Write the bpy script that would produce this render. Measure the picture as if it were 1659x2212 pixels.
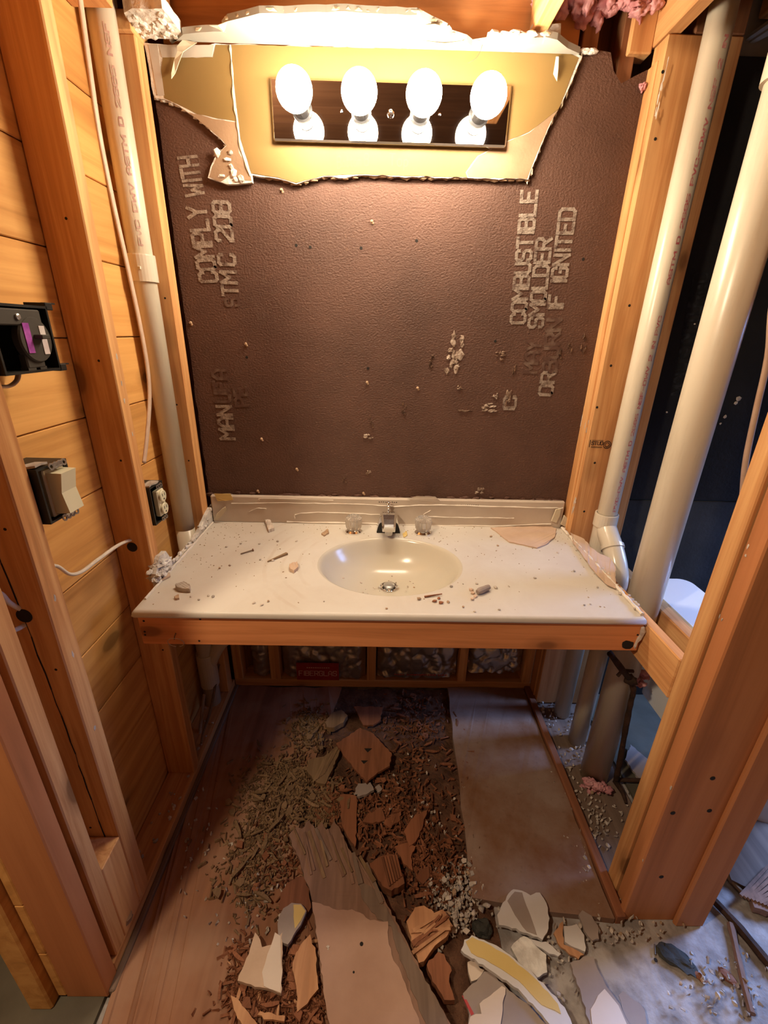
import bpy, bmesh, math, random
from mathutils import Vector, Matrix, noise
from mathutils.geometry import tessellate_polygon

# ------------------------------------------------------------------ camera, world, lights, exposure
scene = bpy.context.scene
COL = scene.collection
for o in list(bpy.data.objects):
    bpy.data.objects.remove(o)

CZ = 0.786                     # height of the vanity top
FPX = 950.43                   # focal length in pixels of the 1659 x 2212 frame
PITCH, YAW, ROLL = 0.3866, 0.0145, 0.0236
CAM = Vector((-0.0364, -1.4637, 1.4217))
_f = Vector((math.sin(YAW) * math.cos(PITCH), math.cos(YAW) * math.cos(PITCH), -math.sin(PITCH)))
_r = Vector((math.cos(YAW), -math.sin(YAW), 0))
_u = _r.cross(_f)
RIGHT = _r * math.cos(ROLL) + _u * math.sin(ROLL)
UP = -_r * math.sin(ROLL) + _u * math.cos(ROLL)
FWD = _f
cd = bpy.data.cameras.new('camera')
cd.sensor_fit = 'HORIZONTAL'
cd.sensor_width = 36.0
cd.lens = FPX * 36.0 / 1659.0
cd.clip_start = 0.02
cam = bpy.data.objects.new('camera', cd)
COL.objects.link(cam)
m = Matrix((RIGHT, UP, -FWD)).transposed().to_4x4()
m.translation = CAM
cam.matrix_world = m
scene.camera = cam

scene.view_settings.view_transform = 'Standard'
scene.view_settings.look = 'None'
scene.view_settings.gamma = 1.0
scene.view_settings.use_curve_mapping = False
scene.view_settings.exposure = 1.6

BULB_STRENGTH = 42.0
BULB_COLOUR = (1.0, 0.85, 0.64)

world = bpy.data.worlds.new('world')
scene.world = world
world.use_nodes = True
world.node_tree.nodes['Background'].inputs[0].default_value = (0.32, 0.5, 0.9, 1)
world.node_tree.nodes['Background'].inputs[1].default_value = 0.12


def area(name, loc, target, size, size_y, power, colour, spread=180):
    d = bpy.data.lights.new(name, 'AREA')
    d.shape = 'RECTANGLE'
    d.size, d.size_y, d.energy, d.color = size, size_y, power, colour
    o = bpy.data.objects.new(name, d)
    COL.objects.link(o)
    o.location = loc
    o.rotation_euler = (Vector(target) - Vector(loc)).to_track_quat('-Z', 'Y').to_euler()
    d.spread = math.radians(spread)
    return o


# room lamp behind the left shoulder, and the daylight window on the far right
ld = bpy.data.lights.new('room_lamp_light', 'POINT')
ld.energy = 27.0
ld.color = (1.0, 0.82, 0.58)
ld.shadow_soft_size = 0.055
lo = bpy.data.objects.new('room_lamp_light', ld)
COL.objects.link(lo)
lo.location = (-0.84, -1.47, 2.24)
area('window_daylight', (2.24, -0.24, 1.30), (0.75, -0.80, 0.0), 0.50, 0.8, 5.4, (0.27, 0.46, 1.0), 75)

# ------------------------------------------------------------------ helpers


def ray(px, py):
    return FWD + RIGHT * ((px - 829.5) / FPX) - UP * ((py - 1106.0) / FPX)


def on(px, py, ax, v):
    """point of the plane (x, y or z = v) seen at a pixel of the photograph"""
    d = ray(px, py)
    i = 'xyz'.index(ax)
    return CAM + d * ((v - CAM[i]) / d[i])


def rnd(seed):
    return random.Random(seed)


def B():
    return bmesh.new()


def box(bm, x0, x1, y0, y1, z0, z1, bev=0.0):
    r = bmesh.ops.create_cube(bm, size=1.0)
    vs = r['verts']
    for v in vs:
        v.co = Vector(((x0 + x1) / 2 + v.co.x * (x1 - x0), (y0 + y1) / 2 + v.co.y * (y1 - y0), (z0 + z1) / 2 + v.co.z * (z1 - z0)))
    if bev:
        es = {e for v in vs for e in v.link_edges}
        bmesh.ops.bevel(bm, geom=list(es), offset=bev, segments=1, affect='EDGES')
    return vs


def bar(bm, a, b, w, t, up=(0, 0, 1), bev=0.0, taper=1.0):
    """box with its axis from a to b, w across, t along up"""
    a, b = Vector(a), Vector(b)
    d = (b - a).normalized()
    s = d.cross(Vector(up))
    s = s.normalized() if s.length > 1e-6 else d.orthogonal().normalized()
    n = s.cross(d).normalized()
    vs = []
    for p, k in ((a, 1.0), (b, taper)):
        for i, j in ((-1, -1), (1, -1), (1, 1), (-1, 1)):
            vs.append(bm.verts.new(p + s * (i * w / 2 * k) + n * (j * t / 2 * k)))
    fs = [bm.faces.new([vs[i] for i in q]) for q in ((3, 2, 1, 0), (4, 5, 6, 7), (0, 1, 5, 4), (1, 2, 6, 5), (2, 3, 7, 6), (3, 0, 4, 7))]
    if bev:
        bmesh.ops.bevel(bm, geom=list({e for f in fs for e in f.edges}), offset=bev, segments=1, affect='EDGES')


def smooth_path(pts, n=8):
    pts = [Vector(p) for p in pts]
    out = []
    for i in range(len(pts) - 1):
        p0, p1, p2, p3 = pts[max(i - 1, 0)], pts[i], pts[i + 1], pts[min(i + 2, len(pts) - 1)]
        for k in range(n):
            t = k / n
            out.append(0.5 * ((2 * p1) + (p2 - p0) * t + (2 * p0 - 5 * p1 + 4 * p2 - p3) * t * t + (3 * p1 - p0 - 3 * p2 + p3) * t ** 3))
    out.append(pts[-1])
    return out


def tube(bm, pts, r, seg=12, cap=True, flat=1.0, flat_dir=None):
    pts = [Vector(p) for p in pts]
    rs = r if isinstance(r, (list, tuple)) else [r] * len(pts)
    rings = []
    t0 = (pts[1] - pts[0]).normalized()
    n = t0.orthogonal().normalized()
    if flat_dir is not None:
        n = (Vector(flat_dir) - t0 * Vector(flat_dir).dot(t0)).normalized()
    for i, p in enumerate(pts):
        t = (pts[min(i + 1, len(pts) - 1)] - pts[max(i - 1, 0)]).normalized()
        n = (n - t * n.dot(t)).normalized()
        b = t.cross(n)
        rings.append([bm.verts.new(p + (n * math.cos(2 * math.pi * k / seg) * flat + b * math.sin(2 * math.pi * k / seg)) * rs[i]) for k in range(seg)])
    for a, c in zip(rings, rings[1:]):
        for k in range(seg):
            bm.faces.new((a[k], a[(k + 1) % seg], c[(k + 1) % seg], c[k]))
    if cap:
        bm.faces.new(list(reversed(rings[0])))
        bm.faces.new(rings[-1])
    return rings


def lathe(bm, prof, origin, axis=(0, 0, 1), seg=32, cap=True):
    """profile of (radius, height) pairs turned about an axis through origin"""
    ax = Vector(axis).normalized()
    n = ax.orthogonal().normalized()
    b = ax.cross(n)
    o = Vector(origin)
    rings = []
    for r, h in prof:
        if r < 1e-6:
            rings.append([bm.verts.new(o + ax * h)])
        else:
            rings.append([bm.verts.new(o + ax * h + (n * math.cos(2 * math.pi * k / seg) + b * math.sin(2 * math.pi * k / seg)) * r) for k in range(seg)])
    for a, c in zip(rings, rings[1:]):
        for k in range(seg):
            q = [a[k % len(a)], a[(k + 1) % len(a)], c[(k + 1) % len(c)], c[k % len(c)]]
            q = [v for i, v in enumerate(q) if v not in q[:i]]
            if len(q) > 2:
                bm.faces.new(q)
    if cap:
        for rg, flip in ((rings[0], True), (rings[-1], False)):
            if len(rg) > 2:
                bm.faces.new(list(reversed(rg)) if flip else rg)


def jag(pts, step, amp, seed, closed=True, lock=None):
    """split the edges of an outline and push the new points about; lock keeps one axis untouched"""
    R = rnd(seed)
    out = []
    n = len(pts)
    for i in range(n if closed else n - 1):
        a, b = Vector(pts[i]), Vector(pts[(i + 1) % n])
        k = max(1, int((b - a).length / step))
        d = b - a
        for j in range(k):
            p = a + d * (j / k)
            if j:
                p = p + Vector([0.0 if i2 == lock else R.uniform(-amp, amp) for i2 in range(len(p))])
            out.append(p)
    if not closed:
        out.append(Vector(pts[-1]))
    return out


def slab(bm, top, ext):
    """prism from an outline of 3-d points, pushed by ext; the outline is the face seen"""
    ext = Vector(ext)
    a = [bm.verts.new(p) for p in top]
    c = [bm.verts.new(Vector(p) + ext) for p in top]
    n = len(a)
    for t in tessellate_polygon([[Vector(p) for p in top]]):
        if len(set(t)) == 3:
            bm.faces.new([a[i] for i in t])
            bm.faces.new([c[i] for i in reversed(t)])
    for i in range(n):
        bm.faces.new((a[(i + 1) % n], a[i], c[i], c[(i + 1) % n]))


def rock(bm, c, size, seed, sub=2, rough=0.35):
    vs = bmesh.ops.create_icosphere(bm, subdivisions=sub, radius=0.5)['verts']
    off = Vector((seed * 3.7, seed * 1.3, seed * 7.9))
    for v in vs:
        k = 1.0 + rough * noise.noise(v.co * 3.1 + off) + rough * 0.5 * noise.noise(v.co * 7.3 + off)
        v.co = Vector((c[0] + v.co.x * size[0] * k, c[1] + v.co.y * size[1] * k, c[2] + v.co.z * size[2] * k))
    return vs


def root_of(o):
    while o.parent:
        o = o.parent
    return o


def obj(name, bm, mat, parent=None, smooth=False, origin=None):
    """one mesh object; bmesh coordinates are world coordinates"""
    bmesh.ops.recalc_face_normals(bm, faces=bm.faces)
    if parent is not None:
        base = Vector(root_of(parent)['base'])
    else:
        if origin is None:
            n = max(1, len(bm.verts))
            origin = sum((v.co for v in bm.verts), Vector()) / n
            origin.z = min(v.co.z for v in bm.verts)
        base = Vector(origin)
    for v in bm.verts:
        v.co -= base
    me = bpy.data.meshes.new(name)
    bm.to_mesh(me)
    bm.free()
    for k in (mat if isinstance(mat, (list, tuple)) else [mat]):
        me.materials.append(k)
    if smooth:
        for p in me.polygons:
            p.use_smooth = True
    o = bpy.data.objects.new(name, me)
    COL.objects.link(o)
    if parent is not None:
        o.parent = parent
    else:
        o.location = base
        o['base'] = tuple(base)
    return o


def thing(name, label, cat, loc, group=None):
    o = bpy.data.objects.new(name, None)
    o.empty_display_size = 0.05
    COL.objects.link(o)
    o.location = loc
    o['base'] = tuple(loc)
    o['label'] = label
    o['category'] = cat
    if group:
        o['group'] = group
    return o


def tag(o, label, cat, group=None, kind=None):
    o['label'] = label
    o['category'] = cat
    if group:
        o['group'] = group
    if kind:
        o['kind'] = kind
    return o


def struct(name, loc, label):
    o = thing(name, label, 'structure', loc)
    o['kind'] = 'structure'
    del o['category']
    return o


# ------------------------------------------------------------------ materials


class N:
    def __init__(self, name):
        self.m = bpy.data.materials.new(name)
        self.m.use_nodes = True
        self.t = self.m.node_tree
        self.b = self.t.nodes['Principled BSDF']
        self.c = self.t.nodes.new('ShaderNodeTexCoord').outputs['Object']

    def n(self, kind, **kw):
        x = self.t.nodes.new(kind)
        for k, v in kw.items():
            if hasattr(x, k) and k not in x.inputs:
                setattr(x, k, v)
            else:
                x.inputs[k].default_value = v
        return x

    def l(self, a, b):
        self.t.links.new(a, b)

    def map(self, scale, src=None, offset=None):
        x = self.n('ShaderNodeMapping')
        x.inputs['Scale'].default_value = scale
        self.l(src or self.c, x.inputs['Vector'])
        if offset is not None:
            self.l(offset, x.inputs['Location'])
        return x.outputs[0]

    def noise(self, vec, scale, detail=5, rough=0.55, dist=0.0):
        x = self.n('ShaderNodeTexNoise')
        x.inputs['Scale'].default_value = scale
        x.inputs['Detail'].default_value = detail
        x.inputs['Roughness'].default_value = rough
        x.inputs['Distortion'].default_value = dist
        self.l(vec, x.inputs['Vector'])
        return x.outputs['Fac']

    def ramp(self, fac, stops):
        x = self.n('ShaderNodeValToRGB')
        e = x.color_ramp.elements
        while len(e) < len(stops):
            e.new(0.5)
        for el, (p, c) in zip(e, stops):
            el.position = p
            el.color = (*c, 1) if len(c) == 3 else c
        self.l(fac, x.inputs[0])
        return x.outputs[0]

    def mix(self, fac, a, b, mode='MIX'):
        x = self.n('ShaderNodeMix')
        x.data_type = 'RGBA'
        x.blend_type = mode
        if isinstance(fac, (int, float)):
            x.inputs[0].default_value = fac
        else:
            self.l(fac, x.inputs[0])
        for s, v in ((6, a), (7, b)):
            if isinstance(v, tuple):
                x.inputs[s].default_value = (*v, 1)
            else:
                self.l(v, x.inputs[s])
        return x.outputs[2]

    def math(self, op, a, b=0.0):
        x = self.n('ShaderNodeMath')
        x.operation = op
        for i, v in enumerate((a, b)):
            if isinstance(v, (int, float)):
                x.inputs[i].default_value = v
            else:
                self.l(v, x.inputs[i])
        return x.outputs[0]

    def colour(self, c):
        if isinstance(c, tuple):
            self.b.inputs['Base Color'].default_value = (*c, 1)
        else:
            self.l(c, self.b.inputs['Base Color'])

    def bump(self, h, strength, dist=0.002):
        x = self.n('ShaderNodeBump')
        x.inputs['Strength'].default_value = strength
        x.inputs['Distance'].default_value = dist
        self.l(h, x.inputs['Height'])
        self.l(x.outputs[0], self.b.inputs['Normal'])

    def set(self, **kw):
        for k, v in kw.items():
            self.b.inputs[k.replace('_', ' ')].default_value = v
        return self

    def vary(self, col, amount=0.25):
        oi = self.n('ShaderNodeObjectInfo')
        h = self.n('ShaderNodeHueSaturation')
        v = self.math('ADD', self.math('MULTIPLY', oi.outputs['Random'], amount), 1.0 - amount / 2)
        self.l(v, h.inputs['Value'])
        self.l(col, h.inputs['Color'])
        return h.outputs[0]


def plain(name, c, rough=0.6, metal=0.0, spec=0.5, **kw):
    k = N(name)
    k.colour(c)
    k.set(Roughness=rough, Metallic=metal)
    k.b.inputs['Specular IOR Level'].default_value = spec
    for a, v in kw.items():
        k.b.inputs[a.replace('_', ' ')].default_value = v
    return k.m


def mottle(name, c1, c2, scale=8.0, rough=0.8, bump=0.0, bscale=90.0, stretch=(1, 1, 1), metal=0.0, lo=0.35, hi=0.65, bdist=0.002, vary=0.0, detail=6):
    k = N(name)
    v = k.map(stretch)
    col = k.ramp(k.noise(v, scale, detail), [(lo, c1), (hi, c2)])
    if vary:
        col = k.vary(col, vary)
    k.colour(col)
    k.set(Roughness=rough, Metallic=metal)
    k.b.inputs['Specular IOR Level'].default_value = 0.3
    if bump:
        k.bump(k.noise(v, bscale, 4), bump, bdist)
    return k.m


def wood(name, light, dark, axis, knots=1.0, rough=0.75, grain=42.0, vary=0.22, stain=None):
    k = N(name)
    oi = k.n('ShaderNodeObjectInfo')
    add = k.n('ShaderNodeVectorMath', operation='ADD')
    k.l(k.c, add.inputs[0])
    sc = k.n('ShaderNodeVectorMath', operation='SCALE')
    sc.inputs[0].default_value = (7.0, 13.0, 5.0)
    k.l(oi.outputs['Random'], sc.inputs['Scale'])
    k.l(sc.outputs[0], add.inputs[1])
    src = add.outputs[0]
    s = [1.0, 1.0, 1.0]
    s['xyz'.index(axis)] = 0.045
    fine = k.noise(k.map(tuple(s), src), grain, 6, 0.6, 0.6)
    s2 = [1.0, 1.0, 1.0]
    s2['xyz'.index(axis)] = 0.09
    broad = k.noise(k.map(tuple(s2), src), 9.0, 3, 0.5, 1.2)
    mid = tuple((a + b) / 2 for a, b in zip(light, dark))
    deep = tuple(c * 0.72 for c in dark)
    col = k.ramp(fine, [(0.30, deep), (0.43, dark), (0.53, mid), (0.66, light)])
    col = k.mix(k.math('MULTIPLY', broad, 0.62), col, light)
    # knots
    s3 = [6.2, 6.2, 6.2]
    s3['xyz'.index(axis)] = 3.1
    vor = k.n('ShaderNodeTexVoronoi')
    vor.inputs['Scale'].default_value = 1.0
    k.l(k.map(tuple(s3), src), vor.inputs['Vector'])
    kn = k.ramp(vor.outputs['Distance'], [(0.0, (1, 1, 1)), (0.10, (0.9, 0.9, 0.9)), (0.13, (0.40, 0.40, 0.40)), (0.23, (0, 0, 0))])
    col = k.mix(k.math('MULTIPLY', kn, 0.85 * knots), col, tuple(c * 0.30 for c in dark))
    if stain:
        st = k.ramp(k.noise(src, 3.2, 4), [(0.5, (0, 0, 0)), (0.72, (1, 1, 1))])
        col = k.mix(k.math('MULTIPLY', st, 0.7), col, stain)
    col = k.vary(col, vary)
    k.colour(col)
    k.set(Roughness=rough)
    k.b.inputs['Specular IOR Level'].default_value = 0.25
    k.bump(fine, 0.25, 0.0015)
    return k.m


WL, WD = (0.73, 0.40, 0.165), (0.49, 0.20, 0.064)
W_Z = wood('stud wood upright', WL, WD, 'z')
W_Y = wood('lumber along the wall', WL, WD, 'y')
W_X = wood('lumber across', WL, WD, 'x')
CLAD = wood('pine cladding', (0.74, 0.395, 0.125), (0.55, 0.25, 0.065), 'y', knots=1.0, grain=26.0, vary=0.18)
RAIL = wood('rail wood', (0.72, 0.29, 0.11), (0.55, 0.20, 0.066), 'x', knots=1.0, vary=0.0)
JAMB = wood('jamb wood', (0.54, 0.22, 0.085), (0.42, 0.155, 0.056), 'z', knots=0.4, grain=20.0, vary=0.1)
DARKWOOD = wood('old roof lumber', (0.30, 0.13, 0.055), (0.17, 0.065, 0.03), 'z', knots=0.5)
DARKWOOD_X = wood('old roof lumber across', (0.46, 0.20, 0.07), (0.30, 0.12, 0.045), 'x', knots=0.7)


ROOFW = wood('dark roof boards', (0.14, 0.065, 0.03), (0.08, 0.032, 0.015), 'x', knots=0.3)


def fiberboard():
    k = N('brown fibreboard')
    base = k.ramp(k.noise(k.c, 5.0, 6, 0.6), [(0.3, (0.078, 0.036, 0.023)), (0.7, (0.118, 0.055, 0.036))])
    speck = k.ramp(k.noise(k.c, 130.0, 2), [(0.66, (0, 0, 0)), (0.74, (1, 1, 1))])
    col = k.mix(k.math('MULTIPLY', speck, 0.30), base, (0.24, 0.13, 0.08))
    scuff = k.ramp(k.noise(k.map((1.0, 1.0, 0.8)), 3.5, 7, 0.75), [(0.60, (0, 0, 0)), (0.80, (1, 1, 1))])
    col = k.mix(k.math('MULTIPLY', scuff, 0.28), col, (0.24, 0.17, 0.13))
    k.colour(col)
    k.set(Roughness=0.62)
    k.b.inputs['Specular IOR Level'].default_value = 0.35
    h = k.noise(k.map((1.0, 1.0, 1.4)), 150.0, 3, 0.6, 0.1)
    k.bump(h, 0.85, 0.004)
    return k.m


FIBER = fiberboard()


def stencil():
    k = N('worn pale stencil ink')
    w = k.ramp(k.noise(k.c, 55.0, 5, 0.7), [(0.34, (0.09, 0.045, 0.03)), (0.54, (0.30, 0.235, 0.185))])
    k.colour(w)
    k.set(Roughness=0.75)
    k.bump(k.noise(k.map((1.0, 1.0, 1.4)), 150.0, 3, 0.6, 0.1), 0.7, 0.004)
    return k.m


INK = stencil()
INK_FAINT = mottle('almost rubbed off stencil ink', (0.095, 0.047, 0.033), (0.19, 0.13, 0.095), 40, 0.8, lo=0.45, hi=0.7)
INK_DARK = mottle('faint ink on black board', (0.008, 0.008, 0.009), (0.03, 0.032, 0.034), 40, 0.8, lo=0.45, hi=0.7)
GYPSUM = mottle('broken gypsum', (0.50, 0.44, 0.38), (0.78, 0.73, 0.66), 30, 0.95, 0.9, 60, bdist=0.006)
CEILWHITE = mottle('white ceiling paint', (0.36, 0.34, 0.29), (0.40, 0.38, 0.33), 5, 0.8)
COMPOUND = mottle('joint compound', (0.42, 0.36, 0.30), (0.52, 0.46, 0.39), 9, 0.9)
YELLOW = mottle('mustard yellow wall paint', (0.205, 0.122, 0.038), (0.225, 0.137, 0.045), 4, 0.62, 0.05, 200)
YELLOW_LOOSE = mottle('yellow paint on loose drywall', (0.60, 0.42, 0.14), (0.66, 0.47, 0.18), 6, 0.7)
TANPAPER = mottle('torn brown drywall paper', (0.27, 0.165, 0.095), (0.33, 0.205, 0.12), 12, 0.95, 0.3, 150)
TANPAPER2 = mottle('brown drywall paper', (0.52, 0.36, 0.25), (0.60, 0.43, 0.31), 10, 0.95, 0.2, 120)
PAPEREDGE = mottle('cream paper edge', (0.55, 0.46, 0.32), (0.68, 0.60, 0.45), 20, 0.9)
CHROME = plain('chrome', (0.78, 0.77, 0.76), 0.06, 1.0)
MIRROR = plain('polished chrome plate', (0.62, 0.58, 0.56), 0.03, 1.0)
DARKMETAL = plain('dark socket', (0.05, 0.048, 0.05), 0.35, 0.3)
BLACKPL = mottle('black plastic', (0.012, 0.011, 0.010), (0.030, 0.027, 0.023), 12, 0.45)
GREYPL = mottle('dark grey plastic', (0.055, 0.048, 0.040), (0.075, 0.066, 0.055), 10, 0.5)
IVORY = plain('ivory plastic', (0.72, 0.66, 0.46), 0.4)
IVORY_SHADE = plain('shaded ivory plastic', (0.48, 0.36, 0.18), 0.5)  # darker copy of the ivory, with shade put into the colour
STEEL = plain('galvanised steel', (0.55, 0.53, 0.50), 0.35, 0.9)
PURPLE = mottle('purple sticker', (0.30, 0.05, 0.34), (0.48, 0.12, 0.50), 60, 0.5)
PALESTICK = mottle('pale sticker', (0.62, 0.52, 0.52), (0.74, 0.68, 0.66), 40, 0.5)
PVC = N('cream pvc')
PVC.colour(PVC.mix(PVC.math('MULTIPLY', PVC.ramp(PVC.noise(PVC.map((1, 1, 0.12)), 30, 6, 0.7), [(0.52, (0, 0, 0)), (0.75, (1, 1, 1))]), 0.35), (0.66, 0.58, 0.45), (0.42, 0.32, 0.22)))
PVC.set(Roughness=0.28)
PVC = PVC.m
PVCFIT = plain('glossy cream pvc fitting', (0.66, 0.58, 0.46), 0.18)
PRINT = mottle('faded red pipe print', (0.52, 0.10, 0.12), (0.58, 0.36, 0.30), 90, 0.6)
PRINT2 = mottle('faded violet pipe print', (0.50, 0.28, 0.25), (0.58, 0.44, 0.35), 90, 0.6)
CABLE = mottle('white cable jacket', (0.62, 0.54, 0.44), (0.70, 0.62, 0.52), 25, 0.5)
CABLE_PINK = mottle('pinkish cable jacket', (0.58, 0.40, 0.29), (0.66, 0.48, 0.36), 25, 0.5)


def marble():
    k = N('cultured marble top')
    dust = k.ramp(k.noise(k.c, 6.0, 7, 0.65, 0.6), [(0.42, (0, 0, 0)), (0.72, (1, 1, 1))])
    col = k.mix(k.math('MULTIPLY', dust, 0.55), (0.63, 0.575, 0.50), (0.54, 0.465, 0.38))
    # arcs where the dust was swept
    off = k.n('ShaderNodeVectorMath', operation='ADD')
    k.l(k.c, off.inputs[0])
    off.inputs[1].default_value = (0.05, 0.02, 0.0)
    wv = k.n('ShaderNodeTexWave', wave_type='RINGS', rings_direction='Z')
    wv.inputs['Scale'].default_value = 6.5
    wv.inputs['Distortion'].default_value = 3.5
    wv.inputs['Detail'].default_value = 3
    k.l(off.outputs[0], wv.inputs['Vector'])
    arcs = k.ramp(wv.outputs['Fac'], [(0.80, (0, 0, 0)), (0.97, (1, 1, 1))])
    sx = k.n('ShaderNodeSeparateXYZ')
    k.l(k.c, sx.inputs[0])
    side = k.ramp(k.math('MULTIPLY', sx.outputs[0], -1.0), [(0.21, (0, 0, 0)), (0.25, (1, 1, 1)), (0.36, (1, 1, 1)), (0.42, (0, 0, 0))])
    patch = k.math('MULTIPLY', side, k.ramp(k.noise(k.c, 7.0, 3), [(0.40, (0, 0, 0)), (0.60, (1, 1, 1))]))
    col = k.mix(k.math('MULTIPLY', k.math('MULTIPLY', arcs, patch), 0.30), col, (0.46, 0.34, 0.24))
    fine = k.ramp(k.noise(k.c, 160.0, 2), [(0.70, (0, 0, 0)), (0.76, (1, 1, 1))])
    col = k.mix(k.math('MULTIPLY', fine, 0.35), col, (0.40, 0.30, 0.21))
    k.colour(col)
    k.set(Roughness=0.42)
    k.bump(k.noise(k.c, 140, 3), 0.10, 0.001)
    return k.m


MARBLE = marble()
BOWL = plain('glossy basin', (0.56, 0.50, 0.40), 0.2)
SPLASH = mottle('dusty backsplash', (0.50, 0.41, 0.33), (0.58, 0.49, 0.40), 7, 0.4)
CAULK = mottle('old white adhesive', (0.66, 0.58, 0.48), (0.78, 0.70, 0.60), 25, 0.7)
ACRYL = plain('clear acrylic', (0.80, 0.74, 0.66), 0.12, 0.0, 0.5, Transmission_Weight=0.75, IOR=1.45)


def foil():
    k = N('crumpled foil facing')
    k.colour(k.ramp(k.noise(k.c, 6, 4), [(0.35, (0.42, 0.38, 0.34)), (0.65, (0.62, 0.57, 0.50))]))
    k.set(Roughness=0.28, Metallic=0.8)
    k.bump(k.noise(k.c, 22, 3, 0.5, 1.5), 0.25, 0.006)
    return k.m


FOIL = foil()
KRAFT = mottle('kraft paper', (0.34, 0.21, 0.12), (0.42, 0.28, 0.17), 10, 0.8, 0.4, 30)
REDLABEL = mottle('red foil print', (0.28, 0.018, 0.012), (0.36, 0.03, 0.02), 14, 0.5)
PALEPRINT = plain('pale lettering', (0.62, 0.34, 0.28), 0.6)
REDPRINT = plain('red lettering', (0.40, 0.05, 0.03), 0.6)
BLACKPRINT = mottle('black stamp ink', (0.02, 0.014, 0.010), (0.20, 0.08, 0.04), 70, 0.8, lo=0.5, hi=0.75)
PENCIL = plain('pencil line', (0.22, 0.145, 0.06), 0.7)
PINKINS = mottle('pink fibreglass', (0.46, 0.17, 0.18), (0.74, 0.40, 0.40), 30, 1.0, 0.35, 140, bdist=0.004)
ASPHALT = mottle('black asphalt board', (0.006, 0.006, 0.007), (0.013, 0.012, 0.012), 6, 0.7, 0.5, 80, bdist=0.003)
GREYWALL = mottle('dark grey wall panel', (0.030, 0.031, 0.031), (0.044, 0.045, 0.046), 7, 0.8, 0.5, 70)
GREYPAINT = mottle('grey painted board', (0.20, 0.19, 0.18), (0.30, 0.29, 0.28), 5, 0.7)
CONCRETE = mottle('dusty concrete', (0.24, 0.205, 0.185), (0.42, 0.37, 0.34), 16, 0.95, 0.9, 60, bdist=0.004, lo=0.38, hi=0.58, detail=9)
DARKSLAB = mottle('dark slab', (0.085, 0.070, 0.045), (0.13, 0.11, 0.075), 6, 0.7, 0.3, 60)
SUBFLOOR = wood('dirty subfloor', (0.33, 0.155, 0.085), (0.20, 0.085, 0.045), 'y', knots=0.0, grain=16.0, vary=0.0, stain=(0.42, 0.27, 0.18))
PLYDUST = N('dusty plywood panel')
_d = PLYDUST.ramp(PLYDUST.noise(PLYDUST.c, 4.2, 6, 0.6), [(0.36, (0.20, 0.085, 0.036)), (0.60, (0.30, 0.20, 0.15))])
PLYDUST.colour(PLYDUST.mix(PLYDUST.ramp(PLYDUST.noise(PLYDUST.c, 70, 3), [(0.6, (0, 0, 0)), (0.8, (0.4, 0.4, 0.4))]), _d, (0.10, 0.05, 0.03)))
PLYDUST.set(Roughness=0.85)
PLYDUST.bump(PLYDUST.noise(PLYDUST.c, 110, 4), 0.3, 0.002)
PLYDUST = PLYDUST.m
DIRT = mottle('rotted floor dirt', (0.070, 0.030, 0.016), (0.16, 0.075, 0.042), 22, 1.0, 1.0, 90, bdist=0.008)
PLANK = wood('weathered plank', (0.30, 0.17, 0.115), (0.16, 0.085, 0.055), 'y', knots=0.0, grain=30.0, vary=0.0)
GREYVENEER = wood('grey weathered veneer', (0.23, 0.155, 0.11), (0.14, 0.09, 0.065), 'y', knots=0.0, grain=34.0, vary=0.0)
VENEER = mottle('tan veneer face', (0.37, 0.215, 0.15), (0.46, 0.285, 0.205), 6, 0.75, 0.2, 100)
RUSTWOOD = wood('rust coloured rotten wood', (0.30, 0.115, 0.055), (0.16, 0.058, 0.027), 'y', knots=0.0, grain=34.0, vary=0.35)
OLIVEWOOD = wood('dusty old wood', (0.27, 0.165, 0.085), (0.15, 0.085, 0.042), 'y', knots=0.0, grain=34.0, vary=0.35)
PINEWOOD = wood('fresh split pine', (0.56, 0.30, 0.155), (0.36, 0.165, 0.08), 'y', knots=0.0, grain=34.0, vary=0.3)
CRUMB = mottle('plaster crumb', (0.40, 0.33, 0.27), (0.60, 0.52, 0.44), 30, 0.95, vary=0.6)
CRUMBTAN = mottle('tan crumb', (0.34, 0.21, 0.12), (0.52, 0.36, 0.23), 30, 0.95, vary=0.4)
WHITEBOARD = mottle('white drywall face', (0.58, 0.53, 0.50), (0.66, 0.62, 0.59), 6, 0.85)
GREYPAPER = mottle('grey drywall paper', (0.30, 0.235, 0.205), (0.36, 0.29, 0.25), 9, 0.95)
CREAM = mottle('cream drywall face', (0.64, 0.52, 0.42), (0.70, 0.58, 0.48), 6, 0.85)
STONE = mottle('dark stone', (0.030, 0.030, 0.026), (0.060, 0.056, 0.046), 20, 0.8, 0.8, 60, bdist=0.004)
RUST = mottle('rusty iron', (0.030, 0.016, 0.010), (0.075, 0.035, 0.020), 30, 0.8, 0.9, 70, metal=0.2, bdist=0.004)
SCAR = mottle('brown glue scar', (0.13, 0.07, 0.045), (0.34, 0.24, 0.17), 60, 0.9, 1.0, 200)
SCARPALE = mottle('dusty glue scar', (0.20, 0.13, 0.09), (0.48, 0.38, 0.30), 70, 0.9, 1.0, 200)
SCARDARK = mottle('dark gouge', (0.045, 0.022, 0.014), (0.18, 0.10, 0.06), 60, 0.9, 1.0, 200)
PORCELAIN = plain('white porcelain', (0.74, 0.75, 0.77), 0.15)
NAILM = plain('dull nail', (0.20, 0.14, 0.09), 0.5, 0.6)
HOLE = plain('dark hole', (0.012, 0.007, 0.004), 0.9)  # near-black; on holes, slots and gaps the colour stands in for shade
REDPL = plain('red plastic edge', (0.45, 0.03, 0.03), 0.5)
SHELL = mottle('dim room wall', (0.20, 0.125, 0.07), (0.26, 0.165, 0.095), 3, 0.9)

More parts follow.
